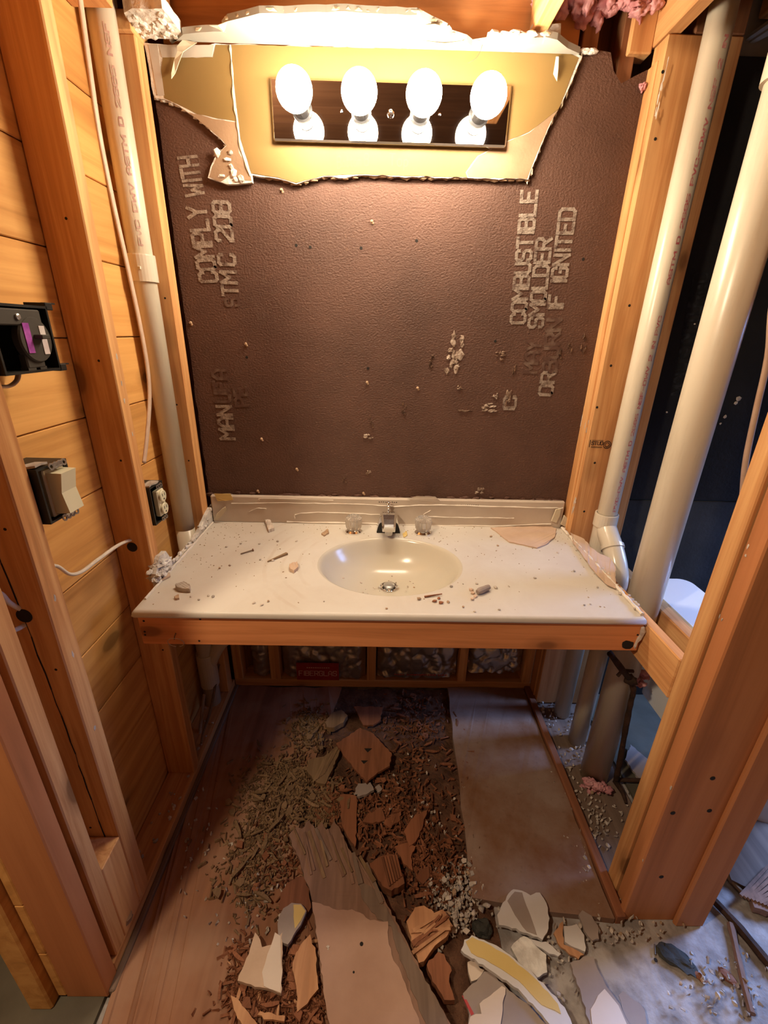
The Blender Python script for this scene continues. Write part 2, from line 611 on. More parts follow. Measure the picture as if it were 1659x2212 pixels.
bm_mat = bpy.data.materials.new('glowing bulb')
bm_mat.use_nodes = True
_t = bm_mat.node_tree
_t.nodes.clear()
_e = _t.nodes.new('ShaderNodeEmission')
_e.inputs[0].default_value = (*BULB_COLOUR, 1)
_e.inputs[1].default_value = BULB_STRENGTH
_o = _t.nodes.new('ShaderNodeOutputMaterial')
_t.links.new(_e.outputs[0], _o.inputs[0])
BULB = bm_mat

# ------------------------------------------------------------------ stroke lettering

GL = {
    'A': [[(0, 0), (0, .7), (.2, 1), (.4, 1), (.6, .7), (.6, 0)], [(0, .4), (.6, .4)]],
    'B': [[(0, 0), (0, 1), (.48, 1), (.6, .88), (.6, .64), (.48, .53), (0, .53)], [(.48, .53), (.6, .4), (.6, .12), (.48, 0), (0, 0)]],
    'C': [[(.6, .78), (.6, .9), (.48, 1), (.12, 1), (0, .9), (0, .1), (.12, 0), (.48, 0), (.6, .1), (.6, .22)]],
    'D': [[(0, 0), (0, 1), (.45, 1), (.6, .85), (.6, .15), (.45, 0), (0, 0)]],
    'E': [[(.6, 1), (0, 1), (0, 0), (.6, 0)], [(0, .52), (.48, .52)]],
    'F': [[(.6, 1), (0, 1), (0, 0)], [(0, .52), (.48, .52)]],
    'G': [[(.6, .78), (.6, .9), (.48, 1), (.12, 1), (0, .9), (0, .1), (.12, 0), (.48, 0), (.6, .1), (.6, .48), (.34, .48)]],
    'H': [[(0, 0), (0, 1)], [(.6, 0), (.6, 1)], [(0, .5), (.6, .5)]],
    'I': [[(.1, 0), (.1, 1)]],
    'J': [[(.6, 1), (.6, .12), (.48, 0), (.12, 0), (0, .12), (0, .25)]],
    'K': [[(0, 0), (0, 1)], [(.6, 1), (0, .45)], [(.2, .6), (.6, 0)]],
    'L': [[(0, 1), (0, 0), (.6, 0)]],
    'M': [[(0, 0), (0, 1), (.35, .45), (.7, 1), (.7, 0)]],
    'N': [[(0, 0), (0, 1), (.6, 0), (.6, 1)]],
    'O': [[(.12, 0), (0, .12), (0, .88), (.12, 1), (.48, 1), (.6, .88), (.6, .12), (.48, 0), (.12, 0)]],
    'P': [[(0, 0), (0, 1), (.48, 1), (.6, .88), (.6, .58), (.48, .46), (0, .46)]],
    'R': [[(0, 0), (0, 1), (.48, 1), (.6, .88), (.6, .6), (.48, .48), (0, .48)], [(.3, .48), (.6, 0)]],
    'S': [[(.6, .8), (.6, .9), (.48, 1), (.12, 1), (0, .9), (0, .65), (.12, .53), (.48, .5), (.6, .38), (.6, .1), (.48, 0), (.12, 0), (0, .1), (0, .22)]],
    'T': [[(0, 1), (.6, 1)], [(.3, 1), (.3, 0)]],
    'U': [[(0, 1), (0, .12), (.12, 0), (.48, 0), (.6, .12), (.6, 1)]],
    'V': [[(0, 1), (.3, 0), (.6, 1)]],
    'W': [[(0, 1), (.12, 0), (.38, .6), (.64, 0), (.76, 1)]],
    'Y': [[(0, 1), (.3, .5), (.6, 1)], [(.3, .5), (.3, 0)]],
    '0': [[(.12, 0), (0, .12), (0, .88), (.12, 1), (.48, 1), (.6, .88), (.6, .12), (.48, 0), (.12, 0)]],
    '1': [[(.1, .8), (.3, 1), (.3, 0)]],
    '2': [[(0, .78), (0, .88), (.12, 1), (.48, 1), (.6, .88), (.6, .6), (0, .12), (0, 0), (.6, 0)]],
    '5': [[(.6, 1), (0, 1), (0, .55), (.48, .58), (.6, .45), (.6, .12), (.48, 0), (0, 0)]],
    '6': [[(.6, .85), (.48, 1), (.12, 1), (0, .88), (0, .12), (.12, 0), (.48, 0), (.6, .12), (.6, .42), (.48, .54), (0, .54)]],
    '8': [[(.12, 0), (0, .12), (0, .42), (.12, .53), (0, .64), (0, .88), (.12, 1), (.48, 1), (.6, .88), (.6, .64), (.48, .53), (.6, .42), (.6, .12), (.48, 0), (.12, 0)], [(.12, .53), (.48, .53)]],
    '-': [[(.05, .5), (.5, .5)]], '.': [[(.05, 0), (.05, .1)]],
    'o': [[(.1, 0), (0, .15), (0, .45), (.12, .58), (.35, .58), (.45, .42), (.42, .12), (.3, 0), (.1, 0)]],
    't': [[(.22, .95), (.18, .1), (.3, 0), (.42, .08)], [(0, .62), (.44, .66)]],
    'm': [[(0, 0), (0, .55), (.1, .58), (.25, .5), (.26, 0)], [(.26, .45), (.4, .58), (.52, .45), (.54, 0)]],
    'p': [[(0, -.35), (.02, .55)], [(.02, .5), (.25, .6), (.42, .42), (.35, .08), (.15, 0), (.02, .1)]],
}


def lettering(bm, text, start, along, up, height, weight=0.16, aspect=1.0, gap=0.22, length=None, lift=(0, 0, 0), warp=None):
    """flat strokes; start is the lower left corner of the first letter"""
    along, up, start = Vector(along).normalized(), Vector(up).normalized(), Vector(start) + Vector(lift)
    w = []
    for ch in text:
        g = GL.get(ch)
        w.append(max(p[0] for s in g for p in s) if g else 0.42)
    total = sum(w) + gap * (len(text) - 1)
    if length:
        aspect = length / (total * height)
    x = 0.0
    hw = weight / 2
    nrm = along.cross(up)
    cnt = 0
    for ch, cw in zip(text, w):
        for s in GL.get(ch, []):
            for a, b in zip(s, s[1:]):
                a2, b2 = Vector(a), Vector(b)
                d = (b2 - a2)
                if d.length < 1e-6:
                    continue
                d.normalize()
                nn = Vector((-d.y, d.x)) * hw
                a2, b2 = a2 - d * hw * 0.8, b2 + d * hw * 0.8
                q = []
                cnt += 1
                for p in (a2 - nn, b2 - nn, b2 + nn, a2 + nn):
                    P = start + along * ((x + p.x) * height * aspect) + up * (p.y * height)
                    q.append(bm.verts.new((warp(P) if warp else P) + nrm * (0.00004 * (cnt % 7))))
                bm.faces.new(q)
        x += cw + gap


# ------------------------------------------------------------------ the setting

XL, XB = -0.637, -0.726        # left wall: room face of the studs, back of the studs
XR, XR2 = 0.637, 0.822         # right plumbing wall

floor = struct('floor', (0, -0.8, -0.02), 'dirty floor with worn subfloor panels and concrete')
bm = B(); box(bm, -2.3, 2.3, -2.9, 0.3, -0.10, -0.02); obj('slab', bm, CONCRETE, floor)
bm = B(); box(bm, -2.3, -0.645, -2.9, 0.3, -0.02, -0.006); obj('neighbour_slab', bm, DARKSLAB, floor)
bm = B(); slab(bm, [Vector(p) for p in jag([(-0.63, 0.012, 0), (-0.63, -2.6, 0), (0.06, -2.6, 0), (0.06, -1.15, 0), (-0.10, -0.9, 0), (-0.27, -0.62, 0), (-0.24, -0.30, 0), (-0.18, 0.012, 0)], 0.05, 0.006, 3)], (0, 0, -0.02)); obj('subfloor_sheet', bm, SUBFLOOR, floor)
bm = B()
for i in range(37):
    for j in range(57):
        x, y = -0.30 + i * 0.0165, 0.01 - j * 0.021
        bm.verts.new((x, y, -0.007 + 0.010 * noise.noise(Vector((x * 22, y * 22, 3))) + 0.006 * noise.noise(Vector((x * 60, y * 60, 1)))))
bm.verts.ensure_lookup_table()
for i in range(36):
    for j in range(56):
        a = i * 57 + j
        bm.faces.new((bm.verts[a], bm.verts[a + 57], bm.verts[a + 58], bm.verts[a + 1]))
obj('rotted_patch', bm, DIRT, floor, smooth=True)
bm = B(); slab(bm, [Vector(p) for p in jag([(0.277, 0.008, .010), (0.605, 0.008, .010), (0.605, -0.80, .010), (0.43, -0.785, .010), (0.238, -0.755, .010)], 0.06, 0.003, 5)], (0, 0, -0.03)); obj('plywood_panel', bm, PLYDUST, floor)
bm = B(); box(bm, 0.608, 0.634, -0.80, 0.012, -0.02, 0.022, 0.003); obj('edge_strip', bm, RUSTWOOD, floor)
bm = B(); box(bm, -0.637, -0.622, -0.94, 0.012, -0.02, 0.010, 0.003); obj('edge_strip', bm, GREYVENEER, floor)
bm = B()
for i in range(41):
    for j in range(46):
        x, y = 0.20 + i * 0.05, -0.70 - j * 0.05
        bm.verts.new((x, y, -0.012 + 0.006 * noise.noise(Vector((x * 9, y * 9, 7)))))
bm.verts.ensure_lookup_table()
for i in range(40):
    for j in range(45):
        a = i * 46 + j
        bm.faces.new((bm.verts[a], bm.verts[a + 46], bm.verts[a + 47], bm.verts[a + 1]))
obj('concrete_patch', bm, CONCRETE, floor, smooth=True)

bm = B(); box(bm, 0.842, 2.3, -0.685, 0.0, -0.02, -0.008); obj('floor_shade_sheet', bm, DARKSLAB, floor)  # dark sheet added over the bathroom floor; shade is put into its colour

# ---- back wall
wb = struct('wall_back', (0, 0.02, 0), 'open back wall with brown fibreboard panel and studs')
bm = B()
pan = [(-0.634, 0.0, 0.872), (0.634, 0.0, 0.872), (0.634, 0.0, 2.06), (0.60, 0.0, 2.045), (0.57, 0.0, 2.03), (0.545, 0.0, 2.055), (0.53, 0, 2.09), (0.46, 0, 2.095), (0.42, 0, 2.072), (-0.634, 0, 2.072)]
slab(bm, jag(pan, 0.03, 0.0022, 11), (0, 0.0127, 0))
for v in bm.verts:
    v.co.y = 0.0 if v.co.y < 0.006 else 0.0127
panel = obj('fiberboard_panel', bm, FIBER, wb)


def board_text(name, text, px0, px1, ink, h, weight=0.21, plane=0.0, parent=None):
    a, b = on(*px0, 'y', plane), on(*px1, 'y', plane)
    bm = B()
    d = (b - a)
    lettering(bm, text, a, d, d.cross(Vector((0, 1, 0))) * -1 if d.cross(Vector((0, 1, 0))).x > 0 else d.cross(Vector((0, 1, 0))), h, weight, length=d.length, lift=(0, -0.0012, 0))
    return obj(name, bm, ink, parent or panel)


board_text('stencil_lettering', 'COMPLY', (470, 607), (443, 447), INK, 0.050)
board_text('stencil_lettering', 'WITH', (440, 420), (424, 338), INK, 0.048)
board_text('stencil_lettering', 'C 208', (508, 572), (495, 437), INK, 0.046)
board_text('stencil_lettering', 'TM', (514, 638), (509, 588), INK, 0.044)
board_text('stencil_lettering', 'S', (517, 660), (515, 645), INK_FAINT, 0.040)
board_text('stencil_lettering', 'MAN', (507, 948), (499, 878), INK, 0.046)
board_text('stencil_lettering', 'UFA', (497, 868), (490, 800), INK_FAINT, 0.046)
board_text('stencil_lettering', 'PE', (537, 876), (531, 836), INK_FAINT, 0.040)
board_text('stencil_lettering', 'COMBUSTIBLE', (1133, 697), (1160, 413), INK, 0.042)
board_text('stencil_lettering', 'SMOLDER', (1171, 706), (1191, 516), INK, 0.042)
board_text('stencil_lettering', 'MAY', (1158, 805), (1168, 738), INK_FAINT, 0.040)
board_text('stencil_lettering', 'IF IGNITED', (1214, 668), (1243, 452), INK, 0.043)
board_text('stencil_lettering', 'BURN', (1201, 802), (1212, 690), INK_FAINT, 0.042)
board_text('stencil_lettering', 'OR', (1191, 853), (1199, 806), INK, 0.041)
board_text('stencil_lettering', 'C', (1112, 882), (1115, 858), INK, 0.038)

# glue, torn paper and screw anchors left on the panel
R = rnd(21)
for (px, py, w, h, mt) in [(988, 750, .040, .075, 1), (978, 785, .035, .055, 1), (1078, 768, .03, .022, 0), (1060, 880, .05, .024, 1), (1008, 888, .045, .008, 0),
                           (930, 783, .018, .042, 2), (872, 885, .016, .045, 2), (803, 912, .018, .036, 2), (1108, 805, .012, .05, 2), (1210, 760, .012, .04, 2), (1230, 755, .014, .035, 2), (1262, 745, .016, .05, 2),
                           (993, 838, .014, .012, 0), (1098, 860, .018, .05, 0), (1072, 855, .02, .02, 1), (745, 1035, .012, .03, 2), (797, 1020, .022, .02, 0), (1035, 1060, .03, .02, 1), (797, 942, .03, .022, 1)]:
    c = on(px, py, 'y', 0.0)
    bm = B()
    n = 9 if mt != 2 else 5
    for i in range(n):
        rock(bm, (c.x + R.uniform(-.5, .5) * w, c.y - 0.001, c.z + R.uniform(-.5, .5) * h), (w * R.uniform(.18, .45), 0.0045, h * R.uniform(.16, .4)), R.random() * 50, 2, 1.0)
    obj('glue_scar', bm, (SCAR, SCARPALE, SCARDARK)[mt], panel)
for (px, py) in [(803, 478), (608, 410), (531, 743), (412, 697), (902, 838), (793, 826), (641, 1013), (557, 1060), (785, 1065), (565, 948), (1388, 185)]:
    c = on(px, py, 'y', 0.0)
    bm = B()
    lathe(bm, [(0.0, .006), (.0028, .006), (.0034, .002), (.0045, .0)], (c.x, 0.0, c.z), (0, -1, 0), 8)
    rock(bm, (c.x + .003, -0.001, c.z - .005), (.007, .004, .007), px * .1, 1, 0.6)
    obj('screw_anchor', bm, CRUMBTAN, panel)
for (px, py) in [(533, 772), (795, 796), (1070, 737), (900, 520), (640, 530), (670, 534), (780, 536), (1260, 560)]:
    c = on(px, py, 'y', 0.0)
    bm = B(); lathe(bm, [(0.0, .0006), (.004, .0006), (.0045, 0)], (c.x, 0.0, c.z), (0, -1, 0), 10); obj('nail_hole', bm, HOLE, panel)
# torn dark lip along the bottom of the panel
bm = B()
for i in range(46):
    x = -0.62 + i * 0.0272
    if R.random() < 0.75:
        rock(bm, (x + R.uniform(-.01, .01), -0.004, 0.884 + R.uniform(-.004, .006)), (R.uniform(.015, .05), .012, R.uniform(.008, .018)), i, 1, 0.7)
obj('torn_lip', bm, FIBER, panel)

# lower framing behind the foil
for x0, x1 in ((-0.637, -0.600), (-0.482, -0.440), (-0.072, -0.034), (0.317, 0.353), (0.594, 0.634)):
    bm = B(); box(bm, x0, x1, 0.014, 0.10, 0.038, 0.872, 0.002); obj('stud', bm, W_Z, wb)
bm = B(); box(bm, -0.637, 0.637, 0.014, 0.10, 0.0, 0.038, 0.002); obj('sole_plate', bm, W_X, wb)
bm = B(); box(bm, -2.3, 0.822, 0.102, 0.115, -0.02, 2.7); obj('sheathing_panel', bm, DARKWOOD, wb)
# framing seen above the panel
for x0, x1, mt in ((0.46, 0.50, DARKWOOD), (0.56, 0.60, DARKWOOD)):
    bm = B(); box(bm, x0, x1, 0.016, 0.10, 2.02, 2.66, 0.002); obj('stud', bm, mt, wb)
bm = B(); box(bm, 0.575, 0.634, 0.0, 0.05, 2.09, 2.30, 0.003); obj('blocking', bm, W_Z, wb)
bm = B(); box(bm, -0.60, 0.45, 0.0135, 0.042, 2.06, 2.34, 0.003); obj('rim_board', bm, DARKWOOD_X, wb)
# panels of the bathroom beyond the plumbing wall
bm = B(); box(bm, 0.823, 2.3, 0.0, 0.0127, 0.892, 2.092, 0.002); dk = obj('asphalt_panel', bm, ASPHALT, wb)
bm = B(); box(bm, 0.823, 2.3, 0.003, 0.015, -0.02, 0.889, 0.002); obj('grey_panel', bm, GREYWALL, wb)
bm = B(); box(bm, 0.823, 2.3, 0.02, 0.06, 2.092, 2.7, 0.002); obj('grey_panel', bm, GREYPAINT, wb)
board_text('stencil_lettering', 'MANUFACTURED', (1478, 850), (1530, 590), INK_DARK, 0.040, parent=dk)
for (px, py, s) in [(1595, 862, .018), (1590, 870, .012), (1566, 900, .012), (1556, 915, .008), (1500, 700, .006), (1620, 640, .006), (1440, 890, .006)]:
    c = on(px, py, 'y', 0.0)
    bm = B(); rock(bm, (c.x, -0.001, c.z), (s, .005, s), px, 1, 0.6); obj('plaster_fleck', bm, CRUMB, dk)

# ---- left wall
wl = struct('wall_left', (-0.68, -0.5, 0), 'open left stud wall with horizontal pine cladding behind')
ZT = 2.068
for y0, y1 in ((-0.062, -0.016), (-0.422, -0.384), (-0.782, -0.736), (-0.890, -0.853)):
    bm = B(); box(bm, XB, XL, y0, y1, 0.038, ZT, 0.0025); obj('stud', bm, W_Z, wl)
bm = B(); box(bm, XB - .005, XL + .002, -0.944, -0.905, -0.006, 2.6, 0.0025); obj('jamb_stud', bm, JAMB, wl)
bm = B(); box(bm, XB, XL, -0.853, -0.783, 0.038, 0.30, 0.002); obj('blocking', bm, W_Z, wl)
bm = B(); box(bm, XB, XL, -0.905, 0.012, 0.0, 0.038, 0.002); sp = obj('sole_plate', bm, W_Y, wl)
for y0, y1 in ((-0.95, -0.148), (-0.074, 0.012)):
    bm = B(); box(bm, XB, XL, y0, y1, ZT, ZT + 0.038, 0.002); obj('top_plate', bm, W_Y, wl)
for k in range(15):
    z0 = k * 0.174 + 0.004
    bm = B(); box(bm, XB - 0.020, XB - 0.001, -0.946, 0.012, z0 + 0.0012, z0 + 0.1728, 0.0018)
    obj('cladding_board', bm, CLAD, wl)
# jamb edge on the other side of the cladding
bm = B(); box(bm, -0.800, -0.748, -0.965, -0.93, -0.006, 2.6, 0.004); obj('jamb_casing', bm, CLAD, wl)
for x, y, z, r in ((-0.682, -0.4235, 0.885, .013), (-0.684, -0.7835, 0.925, .014)):
    bm = B(); lathe(bm, [(0, .0008), (r, .0008), (r * 1.05, 0)], (x, y + 0.001, z), (0, -1, 0), 18); obj('cable_hole_disc', bm, HOLE, wl)  # flat dark disc on the stud; the hole's inner shade is its colour
# long drying check in the near stud
bm = B()
pp = [(-0.700, -0.7826, 1.25), (-0.690, -0.7826, 1.0), (-0.686, -0.7826, 0.92), (-0.680, -0.7826, 0.75), (-0.675, -0.7826, 0.5), (-0.672, -0.7826, 0.25)]
pp = jag(pp, .035, .0016, 9, closed=False)
for i, (a, b) in enumerate(zip(pp, pp[1:])):
    a.y = b.y = -0.7826
    bar(bm, a, b, 0.0005 + 0.0019 * abs(math.sin(i * .7)), 0.001, (0, 1, 0))
obj('drying_crack', bm, HOLE, wl)
R = rnd(5)
for y, zs in ((-0.4225, (1.62, 1.35, 1.12, .55)), (-0.7825, (1.1, .8, .33, .2)), (-0.0625, (1.5, 1.2, 1.02))):
    for z in zs:
        bm = B(); lathe(bm, [(0, .0006), (.0028, .0006), (.003, 0)], (R.uniform(-.70, -.655), y + .0008, z), (0, -1, 0), 8); obj('nail_head', bm, HOLE, wl)

# ---- right wall
wr = struct('wall_right', (0.73, -0.4, 0), 'open plumbing wall with deep studs and door jamb')
bm = B(); box(bm, XR, XR2, -0.062, -0.002, 0.0, 2.10, 0.003); s4 = obj('stud', bm, W_Z, wr)
bm = B(); box(bm, XR - .004, XR + 0.012, -0.040, 0.012, 0.0, 2.06, 0.002); obj('edge_strip', bm, W_Z, wr)
bm = B(); box(bm, XR, XR2, -0.734, -0.692, -0.012, 2.6, 0.0025); obj('stud', bm, W_Z, wr)
bm = B(); box(bm, XR + .006, XR2, -0.772, -0.737, -0.012, 2.6, 0.0025); obj('stud', bm, JAMB, wr)
bm = B(); box(bm, XR - .008, 0.842, -0.792, -0.773, -0.012, 2.6, 0.003); jb = obj('door_jamb', bm, JAMB, wr)
bm = B(); box(bm, 0.764, 0.842, -0.806, -0.7925, -0.012, 2.6, 0.004); obj('door_stop', bm, JAMB, wr)
for (px, py) in [(1540, 1682), (1454, 1757), (1533, 1752), (1429, 1895)]:
    c = on(px, py, 'y', -0.793)
    bm = B(); lathe(bm, [(0, .0008), (.0055, .0008), (.006, 0)], (c.x, -0.792, c.z), (0, -1, 0), 10); obj('nail_head', bm, HOLE, jb)
bm = B(); box(bm, XR, XR + 0.027, -0.690, -0.03, 0.655, 0.766, 0.003); obj('cleat', bm, W_Y, wr)
bm = B(); box(bm, 0.782, 0.820, -0.690, -0.02, 0.605, 0.700, 0.003); obj('cleat', bm, W_Y, wr)
bm = B(); box(bm, XR - .004, XR + 0.034, -1.2, 0.012, 2.102, 2.30, 0.003); obj('ledger_beam', bm, W_Y, wr)
bm = B(); box(bm, 0.70, XR2, -0.062, -0.01, 2.101, 2.66, 0.003); obj('blocking', bm, DARKWOOD, wr)
bm = B(); box(bm, XR + .002, XR2, -0.69, -0.005, -0.02, -0.004, 0.002); obj('sole_plate', bm, GREYVENEER, wr)
# stamp on the deep stud
bm = B()
lettering(bm, 'STUD', (0.652, -0.0628, 1.100), (1, 0, 0), (0, 0, 1), 0.011, 0.22, length=0.036)
for z in (1.094, 1.091, 1.115):
    bar(bm, (0.652, -0.0628, z), (0.688, -0.0628, z), 0.0004, 0.0012)
bar(bm, (0.646, -0.0628, 1.092), (0.646, -0.0628, 1.116), 0.0022, 0.0004, (0, 1, 0))
for k in range(14):
    a = k / 14 * math.tau
    b = (k + 1) / 14 * math.tau
    for rr in (.012, .007):
        bar(bm, (0.703 + rr * math.cos(a), -0.0628, 1.101 + rr * math.sin(a)), (0.703 + rr * math.cos(b), -0.0628, 1.101 + rr * math.sin(b)), 0.0004, 0.0025, (0, 0, 1))
obj('lumber_stamp', bm, BLACKPRINT, s4)
for (px, py) in [(1432, 155), (1416, 300), (1360, 660), (1320, 790), (1290, 880), (1285, 1000), (1262, 1105)]:
    c = on(px, py, 'y', -0.0625)
    bm = B(); lathe(bm, [(0, .0008), (.0035, .0008), (.004, 0)], (c.x, -0.062, c.z), (0, -1, 0), 8); obj('nail_head', bm, HOLE, s4)

R = rnd(55)
for (px, py, h) in ((1428, 190, .05), (1420, 235, .03), (1266, 930, .03), (1259, 905, .02), (1240, 1090, .02)):
    c = on(px, py, 'x', XR)
    bm = B()
    for k in range(6):
        yy = c.y + R.uniform(-.008, .008)
        rock(bm, (XR - .0042 if yy > -.036 else XR - .0002, yy, c.z + R.uniform(-h, h)), (.0014, R.uniform(.003, .008), R.uniform(.012, .035)), R.random() * 60, 1, .9)
    obj('plaster_smear', bm, CRUMB, wr)
for (px, py) in ((1585, 1290), (1580, 1300), (1590, 1280), (1540, 1330), (1545, 1338), (1600, 1180), (1595, 1200), (1450, 1700), (1395, 1870)):
    c = on(px, py, 'x', XR - .008)
    bm = B(); rock(bm, (XR - .0085 if c.y < -.772 else XR + .0055, max(c.y, -.79), c.z), (.0012, .004, R.uniform(.006, .016)), px, 1, .9); obj('plaster_smear', bm, CRUMB, wr)
for y, z in ((-.40, 1.36), (-.402, 1.30), (-.405, 1.26), (-.398, 1.18), (-.76, .95), (-.758, .82), (-.76, .62)):
    bm = B(); rock(bm, (XL + .0002, y, z), (.0012, .006, .014), z * 50, 1, .9); obj('plaster_smear', bm, CRUMB, wl)

# ---- ceiling framing
ce = struct('ceiling', (0, -0.6, 2.1), 'stripped ceiling with open joists')
for x0, x1, mt in ((-0.605, -0.565, W_Y), (0.318, 0.356, W_Y), (-0.19, -0.152, W_Y)):
    z0 = 2.11 if x0 != -0.19 else 2.25
    bm = B(); box(bm, x0, x1, -0.55, 0.0, z0, 2.38, 0.003); obj('joist', bm, mt, ce)
bm = B(); box(bm, 0.88, 0.96, -0.5, 0.0, 2.16, 2.34, 0.003); obj('joist', bm, W_Y, ce)
for k in range(14):
    bm = B(); box(bm, -2.3, 2.3, 0.10 - (k + 1) * 0.215, 0.10 - k * 0.215 - 0.004, 2.62, 2.64, 0.002); obj('roof_board', bm, ROOFW, ce)
bm = B(); slab(bm, [on(*p, 'z', 2.14) for p in ((1606, 110), (1640, 72), (1700, 60), (1760, 100), (1659, 125))], (0, 0, 0.012)); obj('painted_board', bm, GREYPAINT, ce)
for dz, q in ((2.13, ((1602, 92), (1612, 97), (1659, 62), (1659, 52))), (2.125, ((1612, 97), (1620, 98), (1659, 78), (1659, 66)))):
    bm = B(); slab(bm, [on(*p, 'z', dz) for p in q], (0, 0, 0.008)); obj('trim_strip', bm, CEILWHITE, ce)

# ---- the room behind the camera
w = struct('wall_front', (0, -2.9, 0), 'dim room wall behind the viewer')
bm = B(); box(bm, -2.3, 2.3, -2.95, -2.9, -0.02, 2.7); obj('wall_panel', bm, SHELL, w)
w = struct('wall_far_left', (-2.3, -1.4, 0), 'dim far wall of the neighbouring room')
bm = B(); box(bm, -2.35, -2.3, -2.9, 0.12, -0.02, 2.7); obj('wall_panel', bm, SHELL, w)
bm = B(); box(bm, -2.3, -0.80, -0.80, -0.76, -0.006, 2.6); obj('wall_panel', bm, CLAD, w)
w = struct('wall_far_right', (2.3, -1.4, 0), 'far right wall with a window opening')
for a in ((-2.9, -0.52, -0.02, 2.7), (0.04, 0.12, -0.02, 2.7), (-0.52, 0.04, -0.02, 0.86), (-0.52, 0.04, 1.74, 2.7)):
    bm = B(); box(bm, 2.3, 2.35, *a); obj('wall_panel', bm, SHELL, w)
w = struct('window_1', (2.3, -0.24, 0.86), 'plain white window frame in the far right wall')
for a in ((-0.54, -0.50, .84, 1.76), (0.02, 0.06, .84, 1.76), (-0.54, 0.06, .84, .88), (-0.54, 0.06, 1.72, 1.76), (-0.54, 0.06, 1.29, 1.31)):
    bm = B(); box(bm, 2.28, 2.36, *a, 0.003); obj('window_bar', bm, CEILWHITE, w)

# ------------------------------------------------------------------ vanity top
HW, YF, YB = 0.6225, -0.560, -0.004
vt = thing('washbasin_counter', 'cream marble vanity top with oval integral basin, covered in plaster dust', 'vanity top', (0, -0.28, CZ - .1))
CXB, CYB, AX, AY, DY = 0.002, -0.306, 0.208, 0.172, -0.268
angs = sorted(set([k * math.tau / 96 for k in range(96)] + [math.atan2(sy, sx) % math.tau for sx, sy in ((HW - CXB, YB - CYB), (-HW - CXB, YB - CYB), (-HW - CXB, YF - CYB), (HW - CXB, YF - CYB))]))


def rect_pt(a, o=0.0):
    c, s = math.cos(a), math.sin(a)
    ts = []
    if c > 1e-9: ts.append((HW + o - CXB) / c)
    if c < -1e-9: ts.append((-HW - o - CXB) / c)
    if s > 1e-9: ts.append((YB - CYB) / s)
    if s < -1e-9: ts.append((YF - o - CYB) / s)
    t = min(ts)
    return CXB + c * t, CYB + s * t


def ring(bm, f):
    return [bm.verts.new(f(a)) for a in angs]


def join(bm, rs):
    for a, c in zip(rs, rs[1:]):
        for k in range(len(angs)):
            bm.faces.new((a[k], a[(k + 1) % len(angs)], c[(k + 1) % len(angs)], c[k]))


bm = B()
rs = []
for o, dz in ((0.0, -.020), (0.006, -.019), (0.008, -.014), (0.007, -.006), (0.003, -.001), (0.0, 0.0)):
    rs.append(ring(bm, lambda a, o=o, dz=dz: (*rect_pt(a, o), CZ + dz)))
for t in (0.03, 0.5, 0.9, 1.0):
    def fn(a, t=t):
        x, y = rect_pt(a)
        ex, ey = CXB + AX * 1.035 * math.cos(a), CYB + AY * 1.035 * math.sin(a)
        return (x + (ex - x) * t, y + (ey - y) * t, CZ)
    rs.append(ring(bm, fn))
join(bm, rs)
obj('top', bm, MARBLE, vt, smooth=True)
bm = B()
rs = []
for r, d in ((1.035, 0.0), (1.02, .0008), (1.0, .003), (.975, .009), (.94, .020), (.88, .040), (.78, .064), (.64, .084), (.46, .097), (.28, .104), (.12, .108)):
    cy = CYB + (DY - CYB) * max(0.0, 1 - r)
    rs.append(ring(bm, lambda a, r=r, d=d, cy=cy: (CXB + AX * r * math.cos(a), cy + AY * r * math.sin(a), CZ - d)))
join(bm, rs)
bowl = obj('basin', bm, BOWL, vt, smooth=True)
bm = B(); lathe(bm, [(.030, -.004), (.031, 0), (.027, .002), (.019, -.003), (.019, -.012)], (CXB, DY, CZ - .105), (0, 0, 1), 28, cap=False); obj('drain_ring', bm, CHROME, bowl, smooth=True)
bm = B(); lathe(bm, [(.016, -.010), (.016, .002), (.018, .003), (.018, .006), (.012, .008), (0, .0085)], (CXB, DY, CZ - .104), (0, 0, 1), 28); obj('drain_stopper', bm, STEEL, bowl)
bm = B(); box(bm, -HW, HW, -0.022, -0.004, CZ - .002, CZ + 0.099, 0.004); bs = obj('backsplash', bm, SPLASH, vt)
R = rnd(8)


def streak(pts, r=0.0018):
    bm = B()
    q = [on(*p, 'y', -0.0225) for p in pts]
    q = smooth_path(q, 5)
    q = [p + Vector((0, R.uniform(-.0006, .0004), R.uniform(-.0012, .0012))) for p in q]
    tube(bm, q, [r * R.uniform(.6, 1.5) for _ in q], 6)
    obj('adhesive_line', bm, CAULK, bs)


streak([(500, 1088), (600, 1086), (700, 1088), (790, 1090), (850, 1094)], .0016)
streak([(850, 1094), (950, 1091), (1060, 1094), (1180, 1097), (1216, 1098)], .0024)
streak([(637, 1120), (642, 1110), (700, 1107), (770, 1110), (840, 1113)], .0018)
streak([(918, 1115), (990, 1118), (1060, 1119), (1110, 1120)], .0020)
streak([(538, 1106), (555, 1098), (575, 1099)], .0014)
streak([(915, 1112), (930, 1102)], .0014)
streak([(620, 1128), (760, 1130), (900, 1134), (1060, 1136), (1190, 1132)], .0028)
streak([(560, 1080), (575, 1077), (720, 1081)], .0012)
bm = B(); slab(bm, jag([on(*p, 'y', -0.0235) for p in ((462, 1066), (498, 1067), (504, 1080), (470, 1083))], .012, .001, 4), (0, .001, 0)); obj('yellow_scrap', bm, YELLOW_LOOSE, bs)
bm = B(); slab(bm, jag([on(*p, 'y', -0.0235) for p in ((880, 1078), (900, 1072), (940, 1073), (952, 1083), (930, 1084), (895, 1083))], .012, .001, 6), (0, .001, 0)); obj('paper_scrap', bm, SPLASH, bs)
